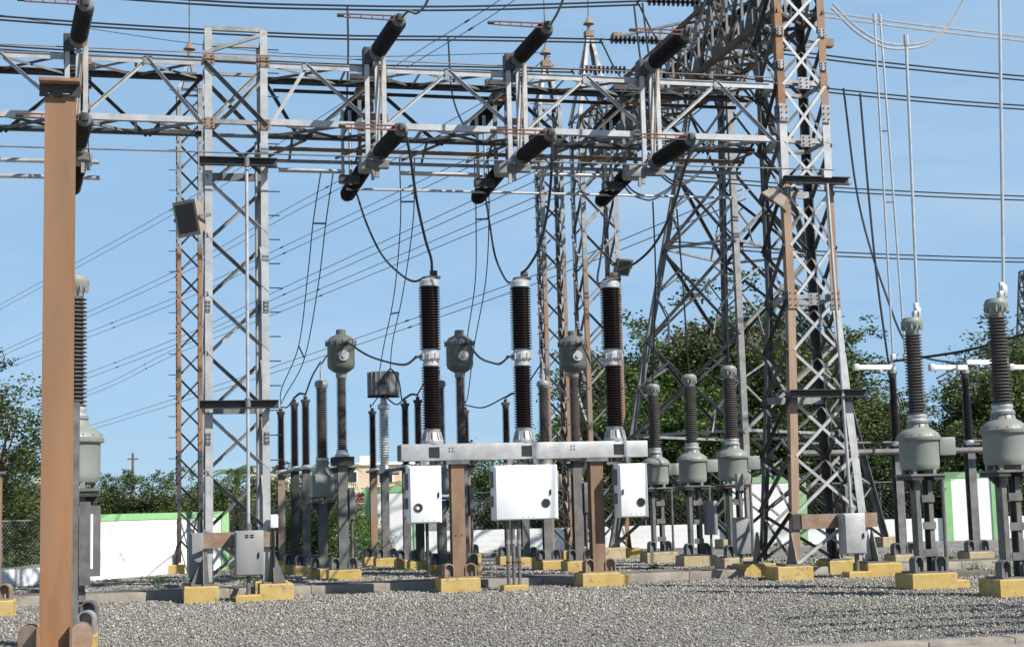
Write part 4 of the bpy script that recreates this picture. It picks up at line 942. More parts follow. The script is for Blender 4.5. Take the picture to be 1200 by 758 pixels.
for x, s in ((6.24, -1), (8.64, -1), (4.64, -1)):
    MB().box(x-6.95-.06, x-6.95, -.4, -.25, 1.55, 1.75, .01).box(x-6.95-.04, x-6.95, -.42, -.2, 1.9, 2.2, .01).build('hinge_box', 'galv_dull', bk)
for x in (4.95, 6.6, 7.1, 8.92): MB().box(x-6.95-.05, x-6.95+.05, -.30, -.14, 2.34, 2.43).build('hanger', 'galv_dull', bk)
for k in (0, .105, .21):
    X = 6.50-6.95+k; MB().cyl((X, -.36, .08), (X, -.36, 1.31), .036, 10).build('conduit', 'galv_dull', bk)
    MB().cyl((X, -.36, .86), (X, -.36, .94), .045, 10).build('coupling', 'galv', bk)
    MB().cyl((X, -.36, .52), (X, -.36, .545), .046, 10).build('clamp', 'galv_dark', bk)
footing(bk, 6.60-6.95, -.36, .46, .34, .12)
MB().cyl((5.0-6.95, -.3, .3), (5.0-6.95, -.3, 1.3), .03, 8).build('conduit', 'galv_dark', bk)

# ================================================================ TANK-TYPE CURRENT TRANSFORMERS
CT_TANK = MB().lathe([(.22, 0), (.30, .015), (.325, .06), (.33, .12), (.33, .50), (.34, .52)], seg=32).mesh('tank', 'paint', 40)
CT_RIM = MB().lathe([(.37, 0), (.375, .01), (.375, .055), (.36, .065)], seg=32).mesh('rim', 'paint_rim')
CT_DOME = MB().lathe([(.36, 0), (.34, .05), (.26, .11), (.19, .15), (.17, .22), (.19, .23), (.19, .25)], seg=32).mesh('lid', 'paint', 60)
CT_COL = MB().lathe([(.15, 0), (.18, .02), (.18, .04), (.15, .06), (.165, .10), (.165, .12), (.14, .15)], seg=24).mesh('collar', 'alu')
CT_INS = insulator(1.38, .115, .17, 27, 22, .92).mesh('insulator', 'grey_porc')
CT_CAP = MB().lathe([(.115, 0), (.12, .05), (.15, .09), (.185, .16), (.185, .20), (.17, .22), (.15, .26), (.09, .28)], seg=22).mesh('cap', 'paint')
def tank_ct(loc, label, foot='yellow', box=1, cabinet_=False, group='tank current transformers'):
    t = thing('current_transformer', label, 'transformer', loc, group=group)
    footing(t, 0, 0, .82 if box else .6, .62, .28, foot)
    if box: footing(t, .52, -.05, .26, .45, .15, foot)
    shoes(t, 0, 0, .28, .13, w=.2, h=.26)
    for s in (-1, 1): member(t, 'post', (s*.115, 0, .29), (s*.115, 0, 1.82), .20, 'galv_dull', (0, 1, 0), 'channel', wy=.16*s)
    for z in (.55, 1.0, 1.45): MB().box(-.06, .17, -.125, -.105, z, z+.12).build('batten', 'galv_dull', t)
    MB().box(-.33, .33, -.30, .30, 1.885, 1.92).build('base_plate', 'galv_dull', t)
    for s in (-1, 1): MB().prism_y([(s*.08, 1.84), (s*.31, 1.84), (s*.31, 1.80), (s*.08, 1.58)][::s], -.02, .02).box(s*.2-.1, s*.2+.1, -.28, .28, 1.82, 1.884).build('bracket', 'galv_dark', t)
    tk = put('tank', CT_TANK, t, (0, 0, 1.98))
    for a in (.5, 1.6, 2.7, 3.9, 5.2): MB().box(.27*math.cos(a)-.03, .27*math.cos(a)+.03, .27*math.sin(a)-.03, .27*math.sin(a)+.03, -.06, .06).build('lug', 'paint', tk)
    MB().lathe([(.331, .14), (.334, .141), (.334, .46), (.331, .461)], seg=32, cap=False)
    put('rim', CT_RIM, t, (0, 0, 2.485)); rl = put('lid', CT_DOME, t, (0, 0, 2.55))
    bb = MB()
    for k in range(16):
        a = k*math.pi/8; bb.cyl((.345*math.cos(a), .345*math.sin(a), -.03), (.345*math.cos(a), .345*math.sin(a), .03), .014, 6)
    for k in range(10):
        a = k*.628; bb.cyl((.185*math.cos(a), .185*math.sin(a), .15), (.165*math.cos(a), .165*math.sin(a), .22), .012, 5)
    stuff(bb.build('bolt', 'galv_dull', rl))
    put('collar', CT_COL, t, (0, 0, 2.79)); put('insulator', CT_INS, t, (0, 0, 2.93)); cp = put('cap', CT_CAP, t, (0, 0, 4.31))
    ff = MB()
    for k in range(12):
        a = k*math.pi/6; ff.box(.168*math.cos(a)-.012, .168*math.cos(a)+.012, .168*math.sin(a)-.012, .168*math.sin(a)+.012, .06, .155)
    stuff(ff.build('fin', 'paint', cp))
    if box:
        MB().box(.30, .60, -.17, .17, 2.23, 2.53, .012).build('terminal_box', 'paint', t)
        MB().cyl((.42, .05, .0), (.40, .0, 1.9), .032, 8).build('conduit', 'galv_dull', t)
        MB().cyl((.42, .05, .1), (.418, .046, .55), .036, 8).build('rusty_sleeve', 'rust', t)
        MB().tube(smooth_path([(.34, -.05, 2.2), (.42, -.08, 2.1), (.41, -.02, 1.9)], 5), .015, 6).build('gland_cable', 'black', t)
    if cabinet_: MB().box(.22, .50, -.22, -.02, .75, 1.55, .01).build('junction_cabinet', 'cab_grey', t)
    return t
tank_ct((12.88, 21.1, 0), 'large grey tank transformer at the right edge, nearest of all')
tank_ct((12.72, 23.5, 0), 'grey tank transformer with tall grey insulator right of the right tower')
tank_ct((12.85, 32.3, 0), 'grey tank transformer directly left of the right tower, right one of the row of three', 'pale_yellow', cabinet_=False)
tank_ct((12.70, 34.5, 0), 'grey tank transformer in the middle of the row of three', 'pale_yellow', cabinet_=True)
tank_ct((12.76, 37.4, 0), 'grey tank transformer next to the right control box, left one of the row of three', 'pale_yellow')
tank_ct((-.89, 19.6, 0), 'grey tank transformer half hidden behind the rusty column', box=0)
# small operating box beside the right tower
ob = thing('operating_box', 'slim grey operating box on a pipe left of the right tower', 'control box', (12.0, 29.9, 0))
MB().cyl((0, 0, 0), (0, 0, .45), .04, 8).build('pipe_stand', 'galv_dull', ob); MB().box(-.13, .17, -.12, .12, .45, 1.2, .01).build('box', 'cab_grey', ob); MB().cyl((.02, 0, 1.2), (.02, 0, 1.75), .03, 8).build('conduit', 'galv_dull', ob); MB().box(-.05, .09, -.08, .06, 1.75, 2.1, .01).build('lamp_head', 'cab_grey', ob); footing(ob, 0, 0, .5, .45, .22, 'pale_yellow')

# ================================================================ INVERTED CURRENT TRANSFORMERS behind the breaker
HD = MB().lathe([(.14, 0), (.20, .03), (.29, .10), (.31, .18), (.31, .60), (.325, .62), (.335, .63), (.335, .70), (.31, .72), (.25, .80), (.13, .86), (.11, .87), (.11, .96), (.09, .98)], seg=32).mesh('head', 'paint_head', 40)
HI = insulator(1.62, .085, .125, 34, 18, .95).mesh('insulator', 'grey_porc')
def head_ct(loc, label):
    t = thing('current_transformer', label, 'transformer', loc, group='head-type current transformers behind the breaker')
    footing(t, 0, 0, .72, .60, .25); shoes(t, 0, 0, .25, .12)
    hpost(t, 0, 0, .26, 2.55, .22, .22, 'galv_dull')
    MB().box(-.24, .24, -.24, .24, 2.55, 2.61).box(-.24, .24, -.24, -.2, 2.61, 2.70).box(-.24, .24, .2, .24, 2.61, 2.70).box(-.24, .24, -.24, .24, 2.70, 2.74).build('stand_head', 'galv_dark', t)
    for s in (-1, 1): MB().prism_y([(s*.11, 2.50), (s*.11, 2.18), (s*.30, 2.50)][::-s], -.1, -.07).build('bracket', 'galv_dark', t)
    MB().lathe([(.17, 2.742), (.17, 2.78), (.13, 2.83), (.13, 2.90)], seg=18).build('base_flange', 'alu', t)
    put('insulator', HI, t, (0, 0, 2.90)); MB().lathe([(.115, 4.52), (.125, 4.55), (.125, 4.62), (.14, 4.66)], seg=18).build('neck', 'paint', t)
    h = put('head', HD, t, (0, 0, 4.64))
    MB().cyl((.02, -.36, .36), (.02, -.30, .36), .12, 18).cyl((.02, -.40, .36), (.02, -.36, .36), .05, 10).build('terminal_flange', 'alu', h)
    MB().box(.0, .08, -.42, -.31, .58, .66).cyl((.04, -.42, .62), (.1, -.46, .66), .03, 8).build('terminal', 'galv_dark', h)
    bb = MB()
    for k in range(16):
        a = k*math.pi/8; bb.cyl((.345*math.cos(a), .345*math.sin(a), .60), (.345*math.cos(a), .345*math.sin(a), .73), .012, 5)
    stuff(bb.build('bolt', 'paint_head', h))
    MB().box(.13, .25, -.16, .08, 1.35, 2.05, .01).build('junction_box', 'galv_dull', t)
    MB().cyl((.2, -.02, .0), (.2, -.02, 1.35), .03, 8).build('conduit', 'galv_dull', t)
    return t
head_ct((4.27, 34.2, 0), 'grey transformer with drum head on a tall insulator, left of the first breaker pole')
head_ct((7.03, 34.3, 0), 'grey transformer with drum head between the first and second breaker poles')
head_ct((9.78, 34.4, 0), 'grey transformer with drum head left of the third breaker pole')

# ================================================================ VOLTAGE TRANSFORMERS
VI = insulator(1.62, .10, .145, 34, 18, .95).mesh('insulator', 'grey_porc')
def cvt(loc, label):
    t = thing('voltage_transformer', label, 'transformer', loc, group='voltage transformers behind the breaker')
    footing(t, 0, 0, .66, .58, .24); shoes(t, 0, 0, .24, .11)
    hpost(t, 0, 0, .25, 1.72, .2, .2, 'galv_dull'); MB().box(-.26, .26, -.24, .24, 1.74, 1.80).build('base_plate', 'galv_dull', t)
    for s in (-1, 1): MB().prism_y([(s*.1, 1.735), (s*.1, 1.45), (s*.28, 1.735)][::-s], -.09, -.06).build('bracket', 'galv_dark', t)
    MB().box(-.27, .27, -.26, .26, 1.86, 2.38, .05).build('tank', 'paint', t); MB().lathe([(.24, 2.38), (.2, 2.42), (.15, 2.52), (.14, 2.66), (.16, 2.70)], seg=20).build('tank_neck', 'paint', t)
    MB().box(.27, .37, -.12, .12, 1.95, 2.28, .01).build('terminal_box', 'galv_dull', t)
    MB().lathe([(.15, 2.70), (.15, 2.76)], seg=18).build('base_flange', 'alu', t); put('insulator', VI, t, (0, 0, 2.76))
    MB().lathe([(.12, 4.37), (.16, 4.42), (.165, 4.48), (.13, 4.54), (.05, 4.56)], seg=18).build('cap', 'paint', t)
    MB().cyl((0, 0, 4.55), (0, 0, 4.78), .035, 8).cyl((0, 0, 4.78), (0, 0, 5.02), .015, 6).build('terminal', 'alu', t)
    return t
cvt((3.93, 35.2, 0), 'grey voltage transformer left of the leftmost drum-headed transformer'); cvt((6.74, 35.4, 0), 'grey voltage transformer hidden behind the first breaker pole'); cvt((9.35, 35.6, 0), 'grey voltage transformer right of the second breaker pole')

# ================================================================ POST INSULATORS AND LINE TRAP
PI = insulator(1.42, .072, .115, 28, 16, .92).mesh('insulator', 'black_porc')
PIB = insulator(1.42, .072, .115, 28, 16, .92).mesh('insulator', 'brown_porc')
def post_ins(loc, label, brown=False, postm='galv_dull', arm=0, z0=2.68, foot='yellow'):
    t = thing('post_insulator', label, 'insulator', loc, group='post insulators of the rear disconnectors')
    footing(t, 0, 0, .62, .56, .24, foot); shoes(t, 0, 0, .24, .10); hpost(t, 0, 0, .25, z0-.12, .19, .19, postm)
    MB().box(-.18, .18, -.18, .18, z0-.12, z0-.07).build('seat_plate', 'galv_dull', t); MB().lathe([(.12, z0-.07), (.12, z0-.03), (.095, z0)], seg=16).build('base_flange', 'alu', t)
    put('insulator', PIB if brown else PI, t, (0, 0, z0)); MB().lathe([(.08, z0+1.42), (.09, z0+1.44), (.09, z0+1.52)], seg=14).build('cap', 'galv_dark', t)
    MB().box(-.11, .11, -.04, .04, z0+1.52, z0+1.60, .01).cyl((0, 0, z0+1.6), (0, 0, z0+1.68), .05, 8).build('terminal', 'galv_dark', t)
    if arm: MB().cyl((min(0, arm), -.15, z0-.15), (max(0, arm), -.15, z0-.15), .045, 10).build('base_tube', 'galv_dull', t)
    return t
PS = [(3.57, 42.0, 'brown post insulator on a rusty post right of the left lattice tower', True, 'rust_mix', .6), (3.62, 38.6, 'dark post insulator, left of the close pair left of the voltage transformer', False, 'galv_dark', 0), (3.79, 37.5, 'dark post insulator, right of the close pair left of the voltage transformer', False, 'galv_dull', 0),
      (6.14, 42.3, 'brown post insulator left of the line trap', True, 'rust_mix', .7), (6.55, 39.2, 'dark post insulator right of the line trap', False, 'galv_dull', 0), (6.68, 38.0, 'dark post insulator just left of the first breaker pole', False, 'galv_dark', 0),
      (9.25, 39.2, 'dark post insulator just left of the second breaker pole', False, 'galv_dull', 0), (9.40, 38.0, 'dark post insulator behind the second breaker pole', False, 'galv_dull', 0), (8.80, 42.3, 'brown post insulator behind the middle drum-headed transformer', True, 'rust_mix', 0)]
for x, y, nm, br, pm, arm in PS: post_ins((x, y, 0), nm, br, pm, arm)
for (a, b, nm) in (((3.57, 41.9, 2.58), (3.66, 37.4, 2.58), 'left base tube tying the post insulators together'), ((6.2, 42.2, 2.58), (6.62, 37.9, 2.58), 'middle base tube tying the post insulators together')):
    tag(MB().cyl((0, 0, 0), V3(b)-V3(a), .05, 10).build('base_tube', 'galv_dull', None, a), nm, 'tube')
lt = thing('line_trap', 'dark drum line trap on a pale ribbed insulator', 'line trap', (6.28, 41.1, 0))
footing(lt, 0, 0, .62, .56, .24); shoes(lt, 0, 0, .24, .1); hpost(lt, 0, 0, .25, 2.5, .2, .2, 'galv_dull')
MB().box(-.2, .2, -.2, .2, 2.5, 2.56).build('seat_plate', 'galv_dull', lt); MB().lathe([(.16, 2.56), (.16, 2.62), (.12, 2.72)], seg=16).build('base_flange', 'alu', lt)
put('insulator', insulator(1.50, .10, .14, 22, 18).mesh('insulator', 'pale_porc'), lt, (0, 0, 2.72))
MB().lathe([(.12, 4.22), (.17, 4.26), (.17, 4.36), (.1, 4.40), (.08, 4.55)], seg=16).build('top_flange', 'alu', lt)
MB().lathe([(.40, 4.62), (.43, 4.64), (.43, 5.24), (.40, 5.26)], seg=32).build('drum', 'galv_dull', lt)
sl = [MB().box(.428*math.cos(a)-.012, .428*math.cos(a)+.012, .428*math.sin(a)-.012, .428*math.sin(a)+.012, 4.63, 5.25).build('slat', 'cab_grey', lt) for a in [k*math.pi/10 for k in range(20)]]
for a in (0, 1.57): MB().box(-.42*abs(math.cos(a))-.02, .42*abs(math.cos(a))+.02, -.42*abs(math.sin(a))-.02, .42*abs(math.sin(a))+.02, 4.56-.02*a, 4.615-.02*a).build('spider_arm', 'galv_dark', lt)
MB().box(-.3, .0, -.47, -.44, 4.9, 4.95).build('terminal', 'galv_dark', lt)

# ---- disconnectors with white blades on the right
def blade_dis(loc, label, left=None, right=None, zl=4.42):
    t = post_ins(loc, label, False, 'galv_dull', 0, 2.80, 'pale_yellow'); t['group'] = 'white-bladed disconnectors'; t.name = 'blade_disconnector'; t['category'] = 'disconnector'
    MB().lathe([(.09, 4.34), (.10, 4.36), (.10, 4.50), (.08, 4.52)], seg=14).build('hinge', 'alu', t)
    for s, L in ((-1, left), (1, right)):
        if L:
            z = zl if s < 0 else zl+.12
            MB().box(min(0, s*L), max(0, s*L), -.15, -.07, z, z+.11, .01).build('blade', 'white', t); MB().box(s*L-.06, s*L+.06, -.17, -.05, z-.02, z+.13, .01).build('contact', 'alu', t)
            MB().box(s*.35-.03, s*.35+.03, -.16, -.06, z-.06, z-.002).build('stop', 'alu', t)
    return t
blade_dis((16.62, 31.75, 0), 'dark post insulator with white blade just right of the right tower', left=.95)
blade_dis((18.55, 31.9, 0), 'dark post insulator with white blades left and right, between the near tank transformers', left=.9, right=1.0)
blade_dis((15.35, 31.75, 0), 'dark post insulator seen through the right leg of the right tower')
blade_dis((20.6, 31.9, 0), 'dark post insulator half hidden behind the rightmost transformer', left=.9)
for (z, y, nm) in ((2.55, 31.55, 'thick grey base tube running between the white-bladed disconnectors'), (2.78, 32.1, 'thin grey drive tube running between the white-bladed disconnectors')):
    tag(MB().cyl((0, 0, 0), (8.5, 0, 0), .07 if z < 2.6 else .03, 10).build('base_tube', 'galv_dull', None, (14.2, y, z)), nm, 'tube')

# ================================================================ NEAR COLUMNS
rc = thing('steel_column', 'tall rusty steel column in the left foreground', 'column', (-.96, 17.5, 0))
hpost(rc, 0, 0, .18, 6.30, .325, .30, 'rust_col')
MB().box(-.22, .22, -.33, .2, 6.40, 6.44, .005).build('cap_plate', 'rust', rc)
MB().prism_y([(-.22, 6.26), (-.13, 6.26), (-.13, 6.305), (-.06, 6.305), (-.06, 6.26), (.03, 6.26), (.03, 6.305), (.12, 6.305), (.12, 6.26), (.22, 6.26), (.22, 6.40), (-.22, 6.40)], -.19, -.156).build('cap_bracket', 'galv_dark', rc)
footing(rc, -.05, 0, .80, .95, .14)
MB().box(-.36, .36, -.34, .34, .14, .18).build('base_plate', 'rust_plate', rc)
fm = fin_mesh(.24, .26, .02, 'rust_plate')
for sx in (-1, 1):
    for a in (-.13, .1): o = put('stiffener', fm, rc, (sx*.27, a, .18)); o.rotation_euler = (0, 0, R(90)+R(20)*sx)
    MB().box(sx*.17-.012, sx*.17+.012, -.28, -.155, .18, .42).build('stiffener', 'rust', rc)
gp = thing('steel_post', 'thin grey post right behind the rusty column', 'post', (-.83, 18.4, 0))
hpost(gp, 0, 0, .25, 2.9, .13, .2, 'galv_dull'); footing(gp, .08, 0, .40, .5, .25); shoes(gp, 0, 0, .25, .08, 'galv')
MB().box(.08, .2, -.1, -.06, .8, 1.75).build('panel_frame', 'galv_dull', gp)
lc = thing('steel_post', 'rusty steel post cut off by the left edge', 'post', (-2.42, 26.4, 0))
hpost(lc, 0, 0, .25, 2.3, .2, .2, 'rust_mix'); footing(lc, 0, 0, .66, .6, .26); shoes(lc, 0, 0, .26, .1, 'rust_plate'); MB().box(-.15, .15, -.14, .14, 2.3, 2.34).build('cap_plate', 'galv_dull', lc)
pf = thing('panel_frame', 'small grey frame round a white plate right of the rusty column', 'frame', (-.66, 19.3, 0))
for sx in (-.115, .075): MB().box(sx-.04, sx+.04, -.02, .02, .92, 1.70).build('upright', 'galv_dull', pf)
for z in (.86, 1.62): MB().box(-.154, .114, -.022, .022, z, z+.09).build('rail', 'galv_dull', pf)
MB().box(-.074, .034, -.012, .012, .951, 1.619).build('plate', 'white', pf)
MB().box(-.20, -.156, -.04, .04, 0, 1.68).build('stand', 'galv_dull', pf)

# unseen tubes on posts right of the view, added to throw long gravel shadows
for i, (y, z) in enumerate(((12.4, 5.2), (13.3, 5.2), (14.5, 5.2), (15.4, 4.9), (11.2, 5.4))):
    t = thing('shadow_tube_support', ['nearest', 'second', 'third', 'fourth', 'fifth'][i]+' added shadow-casting tube on posts, unseen beyond the right edge', 'shadow caster', (11.6+i*.35, y, 0), group='added shadow tubes beyond the right edge')
    MB().cyl((0, 0, z), (16, 0, z), .075, 12).build('bus_tube', 'tube_alu', t)
    for x in (2.5, 13.0): hpost(t, x, 0, 0, z-1.2, .2, .2, 'galv_dull'); put('insulator', PI, t, (x, 0, z-1.5)); footing(t, x, 0, .6, .6, .2)

# ================================================================ CONDUCTORS
def strain(p, d, label, n=11):
    t = thing('strain_insulator', label, 'insulator', p, group='strain insulator strings on the high beam'); d = V3(d).normalized(); prof = [(.02, 0), (.02, .12)]
    for k in range(n): z = .12+k*.115; prof += [(.03, z), (.11, z+.03), (.105, z+.05), (.03, z+.07)]
    prof += [(.02, .12+n*.115), (.02, .3+n*.115)]
    lath_dir(t, 'discs', (0, 0, 0), d, MB().lathe(prof, seg=12), 'black_porc'); e = d*(.3+n*.115); MB().cyl(e-V3((0, .12, 0)), e+V3((0, .12, 0)), .03, 6).build('yoke', 'galv_dull', t)
BUS = [(31.7, [(-6, 12.5), (.81, 12.32), (3.88, 12.36), (6.9, 12.5), (10.85, 12.83)], 'front'), (34.6, [(-6, 12.85), (-3.2, 12.70), (.5, 12.62), (4.2, 12.62), (7.5, 12.74), (10.85, 12.84)], 'middle'), (37.2, [(-6, 12.95), (-3.4, 12.8), (.54, 12.74), (4.5, 12.70), (8, 12.78), (10.85, 12.84)], 'rear')]
for y, pts, nm in BUS:
    twin([(x, y, z) for x, z in pts], .022, 'wire', nm+' twin overhead bus wire running left from the high beam', off=(0, 0, -.085), group='overhead bus wires')
    strain((12.38, y, 12.88), (-1, 0, -.03), nm+' dark strain insulator on the left side of the high beam'); strain((13.52, y, 12.88), (1, 0, -.03), nm+' dark strain insulator on the right side of the high beam')
    twin([(15.2, y, 12.82), (19, y, 12.55), (24, y, 12.35), (30, y, 12.4)], .022, 'tube_alu' if nm == 'front' else 'wire', nm+' twin overhead bus wire running right from the right tower', off=(0, 0, -.11), group='overhead bus wires')
    cable('jumper', [(10.8, y, 12.78), (11.4, y+.2, 11.9), (12.6, y+.25, 11.1), (14.2, y+.2, 11.8), (15.1, y, 12.78)], .02, 'wire', nm+' jumper cable looping under the high beam', 'jumper loops under the high beam')
for (y, z, nm) in ((39.5, 10.6, 'upper'), (41.0, 9.0, 'lower')): twin([(14.6, y, z), (20, y, z-.25), (27, y, z-.35), (33, y, z-.2)], .02, 'wire', nm+' rear bus wire crossing the sky right of the right tower', off=(0, 0, -.12), group='rear bus wires at right')
LN = dict(top=[(-13.39, 126.7, 17.28), (-10.47, 115.71, 16.99), (1.34, 81.98, 17.77), (7.87, 61.88, 18.37), (9.46, 56.35, 18.58), (11.64, 48.63, 18.61), (12.4, 44.33, 18.7)], second=[(-13.33, 126.69, 13.59), (-10.42, 115.69, 13.5), (1.42, 87.11, 15.1), (6.28, 72.56, 15.84), (8.65, 64.78, 16.04), (11.91, 53.71, 16.3), (12.98, 47.27, 16.29)],
  third=[(-13.32, 126.68, 12.64), (-9.75, 115.53, 12.7), (1.42, 87.11, 13.6), (6.27, 72.56, 14.1), (10.28, 59.24, 14.38), (13.19, 48.25, 14.41)], fourth=[(-13.27, 126.67, 9.66), (-9.17, 115.39, 10.02), (1.43, 87.11, 11.25), (6.25, 72.56, 12.1), (11.82, 52.7, 12.69), (13.28, 48.23, 12.94)],
  fifth=[(-14.34, 137.22, 9.4), (-3.94, 114.13, 10.6), (1.54, 94.28, 11.42), (7.96, 72.15, 12.0), (13.32, 50.28, 12.25), (14.1, 47.0, 12.31)], lowest=[(-10.79, 136.36, 7.68), (-4.54, 119.42, 8.2), (1.7, 97.33, 8.67), (6.47, 80.74, 9.1), (12.95, 58.6, 9.9), (15.16, 50.86, 10.3), (17.43, 42.08, 10.82)])
for nm, pts in LN.items(): twin(pts, .017, 'wire_alu', nm+' of the twin power lines sloping down to the left horizon', off=(.12, 0, -.28), spacers=(.35, .62, .8), group='twin power lines to the left horizon')
